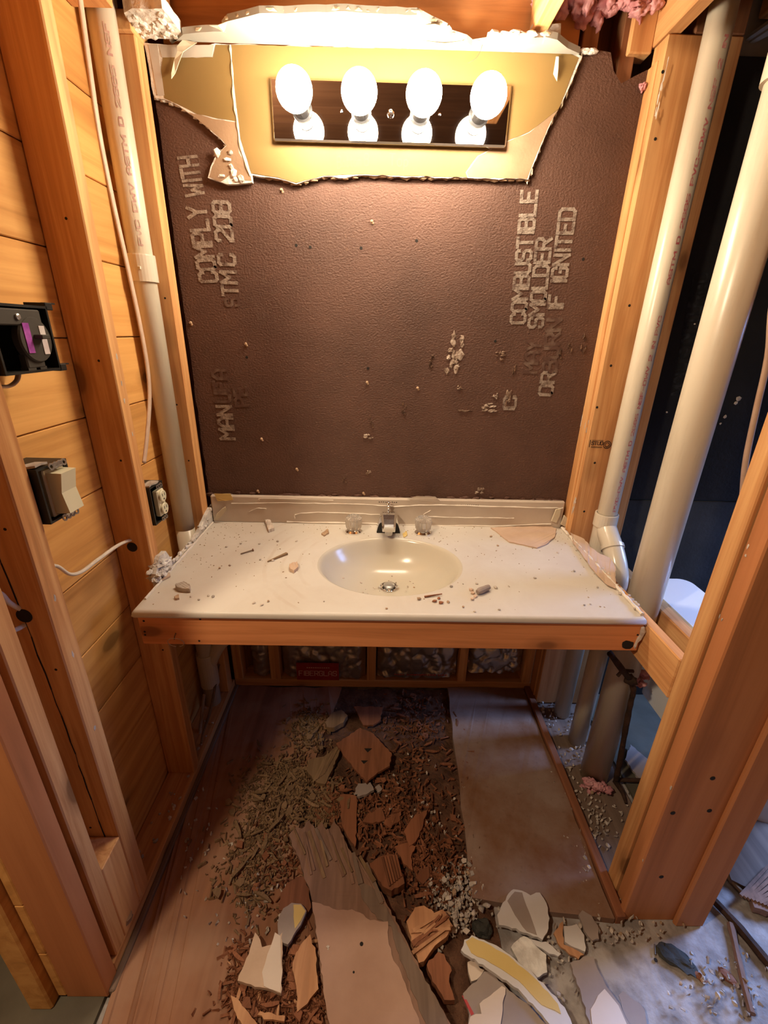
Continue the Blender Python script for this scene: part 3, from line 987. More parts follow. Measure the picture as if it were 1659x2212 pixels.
for (px, py, n) in ((818, 1085, 9), (990, 1091, 10)):
    bm = B()
    c = on(px, py, 'y', -0.0226)
    for i in range(n):
        bar(bm, (c.x + i * .0075, -0.0224, c.z + .001), (c.x + i * .0075 + .0045, -0.0224, c.z + .001 + R.uniform(-.001, .001)), .0005, .0026)
    obj('worn_print', bm, BLACKPRINT, bs)

# rail
rl = thing('vanity_rail', 'reddish wooden front rail under the marble vanity top', 'rail', (0, -0.545, 0.68))
bm = B(); box(bm, -0.622, 0.632, -0.560, -0.524, 0.682, 0.7655, 0.003); obj('board', bm, RAIL, rl)
for (px, py) in [(432, 1338), (430, 1385), (310, 1342), (312, 1365), (313, 1372), (1378, 1372)]:
    c = on(px, py, 'y', -0.561)
    bm = B(); lathe(bm, [(0, .0008), (.0022, .0008), (.003, 0)], (c.x, -0.560, c.z), (0, -1, 0), 8); obj('nail_head', bm, HOLE, rl)
bm = B(); rock(bm, (.604, -.5595, .702), (.034, .004, .028), 7, 2, 0.4); obj('knot', bm, HOLE, rl)
bm = B(); tube(bm, [(0.627 + .004 * math.sin(i), -0.563 + .001 * i, 0.758 - i * 0.012) for i in range(7)], [.004, .007, .005, .006, .004, .005, .002], 7); obj('plaster_smear', bm, CRUMB, rl)

wrng = thing('wire_ring', 'thin looped wire hanging from a nail on the rail', 'wire', on(380, 1388, 'y', -0.566))
c = on(380, 1388, 'y', -0.567)
bm = B(); tube(bm, [(c.x + .020 * math.cos(a), -0.567 - .004 * math.sin(a), c.z + .016 * math.sin(a)) for a in [k * math.tau / 28 - 1.3 for k in range(27)]], .0007, 6); obj('loop', bm, STEEL, wrng)
c2 = on(379, 1372, 'y', -0.563)
bm = B(); tube(bm, [(c2.x, -0.560, c2.z + .004), (c2.x, -0.568, c2.z), (c2.x - .003, -0.567, c2.z - .010)], .0014, 6); obj('nail', bm, NAILM, wrng)

# ------------------------------------------------------------------ faucet
fc = thing('faucet', 'chrome vanity faucet with black underside and two clear ribbed knobs', 'faucet', (0.0, -0.075, CZ))
bm = B()
secs = []
for t, w0, w1, h0, h1 in ((0.0, .036, .022, 0.0, .052), (.018, .036, .022, 0.0, .056), (.034, .036, .021, .0005, .056), (.036, .021, .020, .022, .056), (.060, .019, .018, .022, .052), (.082, .0175, .0165, .024, .046), (.090, .0155, .0145, .027, .042)):
    y = -0.052 - t
    secs.append([bm.verts.new(p) for p in ((-w0, y, CZ + h0), (w0, y, CZ + h0), (w1 * 1.12, y, CZ + h1 - .008), (w1 * .8, y, CZ + h1), (-w1 * .8, y, CZ + h1), (-w1 * 1.12, y, CZ + h1 - .008))])
for a, b in zip(secs, secs[1:]):
    for k in range(6):
        bm.faces.new((a[k], a[(k + 1) % 6], b[(k + 1) % 6], b[k]))
bm.faces.new(list(reversed(secs[0]))); bm.faces.new(secs[-1])
obj('spout', bm, CHROME, fc)
bm = B(); slab(bm, [Vector((x, -0.091, CZ + z)) for x, z in ((-.0335, 0), (.0335, 0), (.0315, .012), (.027, .026), (.018, .036), (-.018, .036), (-.027, .026), (-.0315, .012))], (0, .004, 0)); obj('black_apron', bm, BLACKPL, fc)
bm = B(); lathe(bm, [(.0095, 0), (.0105, .003), (.0105, .014)], (0, -.128, CZ + .013), (0, 0, 1), 20); obj('aerator', bm, STEEL, fc)
bm = B(); lathe(bm, [(.0025, 0), (.0025, .018), (.004, .022), (.0068, .030), (.0068, .033), (0, .035)], (-.001, -.050, CZ + .046), (0, 0, 1), 16); obj('lift_rod', bm, CHROME, fc, smooth=True)
for sx in (-.099, .099):
    bm = B()
    prof = [(.016, .010), (.021, .016), (.0235, .034), (.0225, .044), (.017, .049), (.013, .047), (0, .047)]
    lathe(bm, prof, (sx, -.087, CZ), (0, 0, 1), 48)
    for v in bm.verts:
        a = math.atan2(v.co.y + .087, v.co.x - sx)
        rr = math.hypot(v.co.y + .087, v.co.x - sx)
        if rr > .0155:
            k = 1 + .045 * (1 if int(round(a / math.tau * 48)) % 3 == 0 else -0.6)
            v.co.x, v.co.y = sx + (v.co.x - sx) * k, -.087 + (v.co.y + .087) * k
    kn = obj('knob', bm, ACRYL, fc)
    bm = B(); lathe(bm, [(.024, 0), (.024, .004), (.019, .009), (.015, .010), (.008, .011), (.008, .034), (0, .034)], (sx, -.087, CZ), (0, 0, 1), 24); obj('skirt', bm, CHROME, kn, smooth=False)

fc.scale = (1.2, 1.2, 1.2)

# ------------------------------------------------------------------ vanity light
lb = thing('vanity_light', 'chrome bath bar light with four glowing globe bulbs on yellow drywall', 'light fixture', (-0.0225, -0.014, 1.944))
LXC, LZ = -0.0225, 1.944
bm = B(); box(bm, LXC - .305, LXC + .305, -0.034, -0.0135, LZ - .0635, LZ + .0635, 0.004); obj('backplate', bm, MIRROR, lb)
for i in range(4):
    x = LXC + (-0.2265 + 0.151 * i)
    bm = B(); lathe(bm, [(.026, 0), (.026, .004), (.0215, .006), (.0215, .058), (.0225, .060), (.0225, .066), (.017, .068)], (x, -0.034, LZ), (0, -1, 0), 28); obj('socket', bm, DARKMETAL, lb, smooth=False)
    bm = B()
    prof = [(.014, -.046), (.016, -.040), (.022, -.034)] + [(.042 * math.sin(t), -.042 * math.cos(t)) for t in [math.radians(d) for d in range(36, 181, 9)]]
    lathe(bm, [(r, h + .046 + .066) for r, h in prof[:-1]] + [(0, .042 + .046 + .066)], (x, -0.034, LZ - .004), (0, -1, 0), 32, cap=False)
    obj('bulb', bm, BULB, lb, smooth=True)
bm = B(); lathe(bm, [(.009, 0), (.009, .004), (.006, .007), (.006, .012), (.004, .015), (0, .016)], (LXC, -0.034, LZ - .002), (0, -1, 0), 18); obj('finial', bm, CHROME, lb, smooth=True)
for x in (-.125, .125):
    bm = B(); lathe(bm, [(.004, 0), (.003, .003), (0, .004)], (LXC + x, -0.034, LZ), (0, -1, 0), 12); obj('screw', bm, CHROME, lb)

# ------------------------------------------------------------------ drywall remnants around the light
YD = -0.0132
dw = thing('drywall_remnant', 'torn yellow painted drywall piece behind the bath bar light', 'drywall', (-0.1, 0.0, 1.72))


def onY(pts, y=YD):
    return [on(*p, 'y', y) for p in pts]


def flatY(bm, y0, y1):
    for v in bm.verts:
        v.co.y = y0 if abs(v.co.y - y0) < abs(v.co.y - y1) else y1


OUT = [(311, 92), (345, 95), (500, 96), (750, 102), (1000, 108), (1240, 113), (1258, 122), (1236, 175), (1214, 222), (1192, 262), (1166, 322), (1141, 388), (1000, 384), (845, 381), (790, 378), (745, 385), (700, 381), (640, 398), (600, 386), (545, 378), (545, 394), (490, 398), (449, 384), (455, 360), (466, 336), (488, 314), (474, 298), (424, 254), (385, 228), (360, 216), (333, 211)]
bm = B(); slab(bm, jag(onY(OUT), .018, .0022, 31), (0, 0.0128, 0)); flatY(bm, YD, -0.0006); obj('gypsum_core', bm, GYPSUM, dw)
PA = [(352, 124), (460, 124), (466, 97), (496, 97), (502, 170), (510, 262), (470, 256), (425, 246), (386, 226), (355, 212), (348, 150)]
bm = B(); slab(bm, jag(onY(PA, YD - .0008), .02, .0012, 33, lock=1), (0, .0007, 0)); obj('painted_face', bm, YELLOW, dw)
PB = [(499, 97), (750, 102), (1000, 109), (1232, 116), (1250, 125), (1230, 175), (1207, 235), (1142, 285), (1092, 306), (1032, 336), (1006, 372), (1010, 383), (1000, 382), (845, 379), (790, 376), (700, 379), (640, 395), (600, 383), (543, 374), (520, 300), (506, 180)]
bm = B(); slab(bm, jag(onY(PB, YD - .0010), .02, .0010, 35, lock=1), (0, .0009, 0)); pf = obj('painted_face', bm, YELLOW, dw)
PC = [(408, 242), (470, 258), (511, 264), (516, 330), (541, 377), (543, 390), (520, 388), (500, 372), (478, 392), (452, 382), (458, 360), (468, 338), (490, 314), (476, 298), (430, 260)]
bm = B(); slab(bm, jag(onY(PC, YD - .0006), .012, .0016, 37, lock=1), (0, .0005, 0)); obj('torn_paper_patch', bm, TANPAPER, dw)
PD = [(1207, 236), (1190, 262), (1164, 322), (1139, 386), (1012, 383), (1008, 372), (1034, 337), (1094, 307), (1144, 286)]
bm = B(); slab(bm, jag(onY(PD, YD - .0006), .014, .0012, 39, lock=1), (0, .0005, 0)); obj('torn_paper_patch', bm, TANPAPER, dw)
for q in ([(320, 96), (340, 96), (355, 206), (340, 206)], [(343, 97), (462, 97), (458, 123), (350, 124)]):
    bm = B(); slab(bm, jag(onY(q, YD - .0012), .02, .0008, 41, lock=1), (0, .0011, 0)); obj('joint_compound_strip', bm, COMPOUND, dw)
# tear ridge down the left of the paint
bm = B(); tube(bm, [p + Vector((0, rnd(i).uniform(-.001, .0005), 0)) for i, p in enumerate(smooth_path(onY([(497, 98), (502, 160), (505, 220), (512, 262), (520, 320), (540, 380)], YD - .001), 5))], [.0022 + .0014 * math.sin(i * 1.7) for i in range(26)], 6); obj('tear_ridge', bm, PAPEREDGE, dw)
# torn brown fibre along the lower edge
R = rnd(12)
edge = jag(onY([(545, 380), (600, 388), (640, 400), (700, 384), (745, 387), (790, 381), (845, 383), (1000, 387), (1139, 391)], -0.007), .02, .001, 12, closed=False)
bm = B()
for p in edge:
    rock(bm, (p.x, -0.0065, p.z + .001), (R.uniform(.02, .034), .011, R.uniform(.005, .012)), R.random() * 90, 1, 0.7)
obj('ragged_edge', bm, TANPAPER, dw)
bm = B()
for p in jag(onY([(1256, 125), (1236, 175), (1214, 222), (1192, 262), (1166, 322), (1141, 388)], -0.010), .016, .002, 13, closed=False):
    rock(bm, (p.x, -0.007, p.z), (R.uniform(.004, .008), .011, R.uniform(.012, .024)), R.random() * 90, 1, 0.7)
obj('ragged_edge', bm, PAPEREDGE, dw)
bm = B()
for p in jag(onY([(340, 213), (385, 228), (424, 254), (474, 298), (488, 314), (466, 336)], -0.010), .014, .002, 14, closed=False):
    rock(bm, (p.x, -0.007, p.z), (R.uniform(.010, .022), .011, R.uniform(.004, .008)), R.random() * 90, 1, 0.7)
for (px, py) in [(498, 330), (490, 345), (500, 360), (505, 375), (480, 380), (520, 385), (470, 330), (510, 390)]:
    p = on(px, py, 'y', YD)
    rock(bm, (p.x, -0.014, p.z), (R.uniform(.012, .024), .009, R.uniform(.010, .022)), R.random() * 90, 1, 0.8)
obj('crumbled_gypsum', bm, GYPSUM, dw)
# curled strips of paper
for q in ([(1201, 122), (1207, 122), (1206, 150), (1203, 176), (1195, 160)], [(395, 85), (382, 100), (383, 110), (376, 130), (370, 158), (370, 170), (378, 158), (388, 130), (395, 112), (415, 98), (425, 92)]):
    bm = B()
    pts = [on(*p, 'y', -0.020 - .004 * (i % 3)) for i, p in enumerate(q)]
    slab(bm, pts, (0.0006, .0012, 0)); obj('hanging_paper', bm, PAPEREDGE, dw)
# pencil note
bm = B()
for t, a, b in (('Bottom', (729, 364), (780, 359)), ('8', (787, 358), (796, 357)), ('Top', (841, 357), (881, 360))):
    p, q = on(*a, 'y', YD - .0014), on(*b, 'y', YD - .0014)
    lettering(bm, t, p, q - p, (0, 0, 1), 0.026, 0.045, length=(q - p).length)
obj('pencil_note', bm, PENCIL, pf)

ZC = 2.078
cdw = thing('ceiling_drywall', 'torn white ceiling drywall strip above the bath bar light', 'drywall', (-0.1, -0.06, ZC))
CO = [(372, 96), (384, 85), (396, 74), (432, 70), (486, 68), (480, 60), (492, 46), (560, 29), (640, 28), (750, 25), (900, 33), (932, 50), (966, 66), (976, 80), (1008, 90), (1020, 100), (1060, 94), (1172, 96), (1178, 80), (1204, 86), (1226, 104), (1252, 116)]
top = jag([on(*p, 'z', ZC) for p in CO], .022, .0022, 51, closed=False)
top = [Vector((p.x, p.y, ZC)) for p in top]
back = [Vector((p.x, -0.0140, ZC)) for p in (top[-1], top[len(top) // 2], top[0])]
bm = B(); slab(bm, top + back, (0, 0, .0128)); obj('board', bm, CEILWHITE, cdw)
for p in top[4:-2]:
    if R.random() < .6:
        bm = B(); rock(bm, (p.x, p.y + .002, ZC + .006), (R.uniform(.012, .03), .006, .010), R.random() * 90, 1, 0.7)
        obj('torn_paper', bm, PAPEREDGE, cdw)
for q in ([(452, 55), (470, 52), (492, 46), (484, 68), (470, 62)], [(905, 88), (960, 92), (1010, 88), (960, 96)], [(915, 55), (940, 50), (965, 60), (930, 58)]):
    bm = B(); slab(bm, [on(*p, 'z', ZC - .002) + Vector((0, 0, -.002 * (i % 2))) for i, p in enumerate(q)], (0, 0, .0008)); obj('paper_curl', bm, PAPEREDGE, cdw)
bm = B(); tube(bm, smooth_path([on(1042, 96, 'z', ZC - .002), on(1038, 110, 'y', -.03), on(1028, 126, 'y', -.03), on(1010, 137, 'y', -.025)], 5), .0007, 5); obj('loose_fibre', bm, NAILM, cdw)


def lump(name, label, cat, parts, mat, group=None, sub=2, rough=0.5):
    R = rnd(hash(label) % 1000)
    b0 = Vector(parts[0][0])
    bm = B()
    for c, s in parts:
        rock(bm, c, s, R.random() * 80, sub, rough)
    o = obj(name, bm, mat)
    return tag(o, label, cat, group)


p = on(325, 55, 'z', 2.086)
pc = thing('plaster_chunk', 'broken grey white plaster chunk stuck in the upper left corner', 'plaster', (p.x, p.y, 2.08))
top = jag([Vector((q.x, q.y, 2.082)) for q in [on(*k, 'z', 2.082) for k in ((268, 28), (285, 18), (322, 20), (350, 18), (372, 45), (394, 75), (380, 88), (320, 90), (304, 84), (285, 55))]], .014, .002, 61)
top = [Vector((q.x, min(q.y, -.014), 2.082)) for q in top]
bm = B(); slab(bm, top, (0, 0, .024)); obj('slab', bm, GYPSUM, pc)
R = rnd(62)
bm = B()
for k in range(26):
    t = R.choice(top); s = Vector((p.x, p.y, 2.082)); q = t.lerp(s, R.uniform(.05, .9))
    rock(bm, (q.x, min(q.y, -.016), 2.083), (R.uniform(.012, .03), R.uniform(.012, .03), .012), R.random() * 90, 2, .7)
obj('crumbled_face', bm, GYPSUM, pc)
q = on(1100, 80, 'z', 2.09)
lump('plaster_chunk', 'flat crumbly plaster fragment lying on the drywall edge under the joist', 'plaster', [((q.x + d, q.y + e, 2.094), (.032, .022, .014)) for d, e in ((-.04, 0), (-.015, .004), (.01, -.003), (.035, .002), (.05, -.004))], GYPSUM)
q = on(1178, 62, 'y', -.018)
b0 = thing('plaster_chunk', 'pale plaster block standing on the ceiling edge at upper right', 'plaster', (q.x, q.y, q.z - .03))
bm = B(); slab(bm, jag([on(*k, 'y', q.y - .012) for k in ((1150, 52), (1165, 54), (1180, 47), (1212, 50), (1211, 80), (1160, 84))], .014, .002, 71), (0, .022, 0)); obj('block', bm, GYPSUM, b0)
q = on(1250, 110, 'z', 2.08)
lump('plaster_chunk', 'long grey plaster crumb on top of the brown panel edge', 'plaster', [((q.x + d, -.006, 2.088), (.030, .016, .012)) for d in (-.02, 0, .022, .04)], GYPSUM)

# pink insulation
R = rnd(77)


def fluff(label, pts, size, seed, mat=PINKINS):
    R = rnd(seed)
    bm = B()
    for c in pts:
        for k in range(11):
            rock(bm, (c[0] + R.uniform(-.55, .55) * size, c[1] + R.uniform(-.4, .4) * size, c[2] + R.uniform(-.5, .5) * size), (size * R.uniform(.25, .75), size * R.uniform(.3, .7), size * R.uniform(.25, .7)), R.random() * 99, 3, .55)
    return tag(obj('insulation_tuft', bm, mat, smooth=True), label, 'insulation')


fluff('pink fibreglass filling the joist bay at upper right', [on(x, y, 'y', .03) for x, y in ((1185, -12), (1215, -18), (1200, 4), (1250, -20), (1230, -35))], .075, 1)
fluff('bright pink fibreglass tuft between the two dark studs', [on(x, y, 'y', .0) for x, y in ((1278, 8), (1302, -2), (1330, -14))], .062, 2)
fluff('pink fibreglass wad tucked behind the pale ledger beam', [on(x, y, 'y', -.01) for x, y in ((1372, 8), (1350, 2), (1395, -12))], .045, 3)
fluff('small pink fibre scrap stuck to the right stud edge', [on(1390, 187, 'y', -.008)], .016, 4)
fluff('pink fibreglass scrap lying at the foot of the thick pipe', [on(x, y, 'z', .012) for x, y in ((1275, 1698), (1298, 1702))], .040, 5)
q = on(1382, 1463, 'y', -0.40)
fluff('pale pink tuft hanging beside the rusty pipe elbow', [q], .045, 6)

# ------------------------------------------------------------------ pipes


def cyl(name, parent, x, y, z0, z1, r, mat=PVC, seg=28):
    bm = B(); tube(bm, [(x, y, z0), (x, y, z1)], r, seg)
    o = obj(name, bm, mat, parent)
    for p in o.data.polygons:
        p.use_smooth = len(p.vertices) == 4
    return o


def sock(name, parent, a, b, r, mat=PVCFIT, seg=28):
    a, b = Vector(a), Vector(b)
    d = (b - a).normalized(); L = (b - a).length
    bm = B(); lathe(bm, [(r * .86, 0), (r, .0), (r, .003), (r, L - .003), (r * .985, L), (r * .86, L)], a, d, seg, cap=False)
    o = obj(name, bm, mat, parent)
    return o


def pipe_print(parent, text, x, y, r, ang, z0, z1, h, mat):
    """lettering along an upright pipe, facing direction ang"""
    n = Vector((math.cos(ang), math.sin(ang), 0))
    t = Vector((-n.y, n.x, 0))

    def warp(P):
        s = (P - Vector((x, y, 0))).dot(t)
        a = ang + s / r
        return Vector((x + (r + .0005) * math.cos(a), y + (r + .0005) * math.sin(a), P.z))
    bm = B()
    lettering(bm, text, Vector((x, y, z0)) + t * (h / 2), (0, 0, 1), -t, h, .2, length=z1 - z0, warp=warp)
    obj('printed_lettering', bm, mat, parent)


lp = thing('drain_pipe', 'cream plastic pipe with one coupling standing in the left stud bay', 'pipe', (-0.684, -0.111, 0.0))
pu = cyl('pipe', lp, -0.684, -0.111, 0.8, 2.6, .0302)
sock('coupling', lp, (-0.684, -0.111, 1.535), (-0.684, -0.111, 1.600), .0355)
c = on(302, 578, 'y', -0.15)
bm = B(); box(bm, -0.680, -0.672, -0.149, -0.143, 1.562, 1.570, .001); obj('moulded_tab', bm, PVCFIT, lp)
cyl('pipe', lp, -0.684, -0.111, 0.0, 0.8, .0302)
sock('coupling', lp, (-0.684, -0.111, 0.13), (-0.684, -0.111, 0.28), .035)
bm = B(); tube(bm, smooth_path([(-0.684, -0.111, .20), (-0.655, -0.108, .27), (-0.615, -0.106, .33), (-0.56, -0.10, .36), (-.40, -.10, .38)], 5), .026, 18); obj('branch_arm', bm, PVCFIT, lp, smooth=True)
pipe_print(pu, 'PVC DWV ASTM D 2665 NSF', -0.684, -0.111, .0302, -0.95, 1.62, 2.05, .009, PRINT2)

p1 = thing('vent_pipe', 'cream pipe with red print and wye fitting beside the right stud', 'pipe', (0.726, -0.113, 0.0))
pa = cyl('pipe', p1, 0.726, -0.113, 0.0, 2.62, .0302)
sock('coupling', p1, (0.726, -0.113, .838), (0.726, -0.113, .882), .0368)
sock('wye_body', p1, (0.726, -0.113, .722), (0.726, -0.113, .842), .0335)
sock('coupling', p1, (0.726, -0.113, .685), (0.726, -0.113, .728), .0368)
path = smooth_path([(0.728, -0.118, .835), (0.729, -0.150, .812), (0.731, -0.185, .785), (0.733, -0.222, .745), (0.734, -0.243, .705), (0.734, -0.245, .64)], 8)
bm = B(); tube(bm, path, .0325, 26); br = obj('wye_branch', bm, PVCFIT, p1, smooth=True)
bm = B(); tube(bm, path[14:17], .0362, 26); obj('branch_collar', bm, PVCFIT, br)
sock('coupling', p1, (0.734, -0.245, .625), (0.734, -0.245, .672), .0365)
cyl('branch_pipe', p1, 0.734, -0.245, 0.0, .64, .0302)
pipe_print(pa, 'PVC-DWV ASTM D 2665 NSF-DWV 2 IN PVC', 0.726, -0.113, .0302, -1.42, .90, 1.48, .0085, PRINT)
pipe_print(pa, 'ASTM D 2665 PVC-DWV NSF 2 IN', 0.726, -0.113, .0302, -1.42, 1.56, 2.06, .0085, PRINT)

p2 = thing('soil_pipe', 'thick stained cream pipe standing in front of the plumbing wall', 'pipe', (0.738, -0.382, 0.0))
cyl('pipe', p2, 0.738, -0.382, -0.004, 2.62, .0445, seg=36)
sock('coupling', p2, (0.738, -0.382, 1.885), (0.738, -0.382, 1.98), .0515, seg=36)

ip = thing('iron_pipe', 'dark rusty bent iron pipe beside the thick cream pipe', 'pipe', (0.80, -0.41, 0.0))
pp = [on(1318, 1412, 'y', -.47), on(1345, 1448, 'y', -.46), on(1362, 1470, 'y', -.45), on(1368, 1492, 'y', -.445), on(1362, 1520, 'y', -.44), on(1352, 1570, 'y', -.435), on(1340, 1640, 'y', -.425), on(1330, 1688, 'z', .012)]
bm = B(); sp_ = smooth_path(pp, 6); tube(bm, sp_, [.0085 + .0022 * noise.noise(p * 40) for p in sp_], 10); obj('riser', bm, RUST, ip, smooth=True)
bm = B(); rock(bm, pp[2], (.032, .03, .034), 3, 2, .5); obj('elbow_fitting', bm, RUST, ip, smooth=True)
bm = B(); a, b = on(1334, 1460, 'y', -.46), on(1368, 1450, 'y', -.46); tube(bm, [a, pp[1], b], .005, 8); obj('stub', bm, RUST, ip)
bm = B(); tube(bm, [on(1328, 1686, 'z', .014), on(1345, 1712, 'z', .010), on(1352, 1735, 'z', .006)], [.009, .007, .004], 8); obj('foot', bm, RUST, ip, smooth=True)
bm = B(); tube(bm, [on(1328, 1684, 'z', .014), on(1390, 1686, 'z', .012), on(1470, 1690, 'z', .012)], .007, 8); obj('lateral', bm, RUST, ip, smooth=True)

# ------------------------------------------------------------------ electrics
eb = thing('switch_box', 'black electrical box with ivory rocker switch beside the near stud', 'electrical box', (-0.68, -0.695, 1.10))


def open_box(bm, x0, x1, y0, y1, z0, z1, t=.004):
    box(bm, x0, x0 + t, y0, y1, z0, z1)
    box(bm, x0 + t, x1, y0, y0 + t, z0, z1)
    box(bm, x0 + t, x1, y1 - t, y1, z0, z1)
    box(bm, x0 + t, x1, y0 + t, y1 - t, z0, z0 + t)
    box(bm, x0 + t, x1, y0 + t, y1 - t, z1 - t, z1)


bm = B(); open_box(bm, -0.700, -0.626, -0.733, -0.655, 1.088, 1.190); obj('box', bm, BLACKPL, eb)
bm = B(); slab(bm, jag([Vector(v) for v in ((-0.66, -.733, 1.191), (-0.628, -.730, 1.193), (-0.628, -.700, 1.192), (-.65, -.70, 1.191))], .012, .002, 2), (0, 0, .004)); obj('plaster_scrap', bm, CRUMB, eb)
bm = B()
prof = [(-0.632, 1.099), (-0.605, 1.100), (-0.611, 1.139), (-0.603, 1.176), (-0.632, 1.177)]
slab(bm, [Vector((x, -0.708, z)) for x, z in prof], (0, .040, 0)); rk = obj('rocker', bm, IVORY, eb)
bm = B(); box(bm, -0.648, -0.630, -0.715, -0.661, 1.094, 1.184, .002); obj('switch_body', bm, IVORY_SHADE, eb)
for z in (1.090, 1.188):
    bm = B()
    for k in range(4):
        lathe(bm, [(.0035, 0), (.0065, 0), (.0065, .0015), (.0035, .0015), (.0035, 0)], (-0.620, -0.705 + k * .011, z), (1, 0, .2), 12, cap=False)
    box(bm, -0.622, -0.619, -0.700, -0.675, z - .005, z + .005)
    obj('mounting_ear', bm, STEEL, eb)

ob = thing('outlet_box', 'small black box with ivory duplex receptacle in the left stud bay', 'electrical box', (-0.68, -0.34, 0.94))
bm = B(); open_box(bm, -0.700, -0.630, -0.382, -0.312, 0.930, 1.035); obj('box', bm, BLACKPL, ob)
bm = B(); box(bm, -0.640, -0.624, -0.358, -0.322, 0.945, 1.018, .003); rc = obj('receptacle', bm, IVORY, ob)
for z in (.964, 1.000):
    bm = B(); lathe(bm, [(.0165, 0), (.0165, .004), (.015, .006), (0, .006)], (-0.624, -0.340, z), (1, 0, 0), 24); fo = obj('outlet_face', bm, IVORY, rc)
    bm = B()
    for dy in (-.006, .006):
        box(bm, -0.6186, -0.6176, -0.340 + dy - .0012, -0.340 + dy + .0012, z, z + .008)
    box(bm, -0.6186, -0.6176, -0.3425, -0.3375, z - .010, z - .006)
    obj('slot', bm, HOLE, fo)
for z in (.936, 1.028):
    bm = B()
    for k in range(3):
        lathe(bm, [(.003, 0), (.006, 0), (.006, .0015), (.003, .0015), (.003, 0)], (-0.626, -0.350 + k * .010, z), (1, 0, .2), 10, cap=False)
    obj('mounting_ear', bm, STEEL, ob)
bm = B(); slab(bm, jag([Vector(v) for v in ((-0.66, -.382, 1.036), (-0.630, -.380, 1.037), (-0.630, -.33, 1.036), (-.65, -.33, 1.036))], .012, .002, 2), (0, 0, .004)); obj('plaster_scrap', bm, CRUMB, ob)

th = thing('dial_box', 'large black electrical box with round dial and purple sticker at far left', 'electrical box', (-0.68, -0.66, 1.345))
bm = B(); open_box(bm, -0.705, -0.630, -0.733, -0.602, 1.345, 1.452); obj('box', bm, BLACKPL, th)
for z in (1.343, 1.446):
    bm = B(); box(bm, -0.668, -0.630, -0.605, -0.586, z, z + .012, .001); box(bm, -0.640, -0.632, -0.600, -0.575, z + .010, z + .0125); obj('mounting_tab', bm, BLACKPL, th)
bm = B(); box(bm, -0.645, -0.628, -0.725, -0.625, 1.420, 1.445, .002); obj('top_bracket', bm, GREYPL, th)
bm = B(); lathe(bm, [(.005, 0), (.005, .003), (.003, .004), (0, .004)], (-0.628, -0.680, 1.433), (1, 0, 0), 12); obj('screw', bm, STEEL, th)
bm = B(); lathe(bm, [(.037, 0), (.037, .010), (.035, .013), (0, .014)], (-0.640, -0.650, 1.398), (1, 0, 0), 36); dl = obj('dial', bm, GREYPL, th)
bm = B(); box(bm, -0.6265, -0.6255, -0.676, -0.662, 1.377, 1.424); obj('purple_sticker', bm, PURPLE, dl)
bm = B(); box(bm, -0.6265, -0.6255, -0.640, -0.627, 1.374, 1.420); obj('pale_sticker', bm, PALESTICK, dl)
bm = B(); box(bm, -0.628, -0.612, -0.656, -0.636, 1.399, 1.406, .001); obj('pointer', bm, GREYPL, dl)
bm = B(); box(bm, -0.646, -0.632, -0.678, -0.636, 1.352, 1.376, .002); box(bm, -0.646, -0.633, -0.678, -0.660, 1.346, 1.354); box(bm, -0.646, -0.633, -0.650, -0.634, 1.346, 1.354); obj('lower_bracket', bm, GREYPL, th)


def cable(name, label, pts, r=.0045, mat=CABLE, flat=.62, fd=(0, 1, 0)):
    bm = B(); tube(bm, smooth_path(pts, 7), r, 10, flat=flat, flat_dir=fd)
    return tag(obj(name, bm, mat, smooth=True), label, 'cable')


cable('cable', 'white cable sagging between the near stud and the hole in the next stud', [(-.684, -.735, .985), on(118, 1222, 'x', -.69), on(150, 1240, 'x', -.69), on(176, 1235, 'x', -.688), on(210, 1210, 'x', -.685), on(255, 1178, 'x', -.685), on(285, 1166, 'x', -.683), (-.682, -.418, .890)], flat=.8)
cable('cable', 'white cable bending down into the hole of the near stud', [(-.72, -.85, 1.02), on(-10, 1278, 'x', -.69), on(20, 1302, 'x', -.69), on(50, 1318, 'x', -.688), on(76, 1323, 'x', -.684)], flat=.8)
cable('cable', 'white cable end curling below the hole in the near stud', [on(68, 1338, 'x', -.685), on(50, 1352, 'x', -.69), on(30, 1362, 'x', -.69), on(8, 1370, 'x', -.69), on(-10, 1372, 'x', -.69)], flat=.8)
cable('cable', 'pinkish cable running down beside the left cream pipe', [on(168, -40, 'x', -.66), on(190, 120, 'x', -.662), on(215, 290, 'x', -.662), on(245, 440, 'x', -.662), on(272, 560, 'x', -.66), on(300, 690, 'x', -.658), on(318, 790, 'x', -.658), on(323, 860, 'x', -.66), on(318, 940, 'x', -.664), on(311, 1000, 'x', -.668)], r=.0085, mat=CABLE_PINK, flat=.45, fd=(1, 0, 0))
cable('cable', 'dark loop of cable under the dial box', [on(-5, 835, 'x', -.69), on(20, 834, 'x', -.69), on(36, 822, 'x', -.69), on(40, 805, 'x', -.69)], r=.005, mat=CABLE_PINK)
cable('cable', 'cream cable dropping behind the right door jamb stud', [(.79, -.45, 2.61), (.785, -.45, 2.0), on(1690, 560, 'y', -.45), on(1659, 770, 'y', -.45), on(1635, 880, 'y', -.45), on(1612, 990, 'y', -.45), on(1605, 1060, 'y', -.45), on(1603, 1110, 'y', -.46), (.845, -.56, .90), (.832, -.684, .82)], r=.0075, mat=CABLE_PINK, flat=.7)
bm = B(); tube(bm, smooth_path([on(472, 1435, 'x', -.66), on(458, 1520, 'x', -.655), on(440, 1580, 'x', -.65), on(435, 1605, 'x', -.645)], 6), [.006 - .0001 * i for i in range(19)], 8)
tag(obj('wood_strip', bm, OLIVEWOOD), 'thin tan strip leaning against the pipe under the counter', 'strip')
bm = B(); tube(bm, smooth_path([on(441, 1500, 'x', -.69), on(436, 1540, 'x', -.685), on(431, 1590, 'x', -.68)], 6), .006, 8)
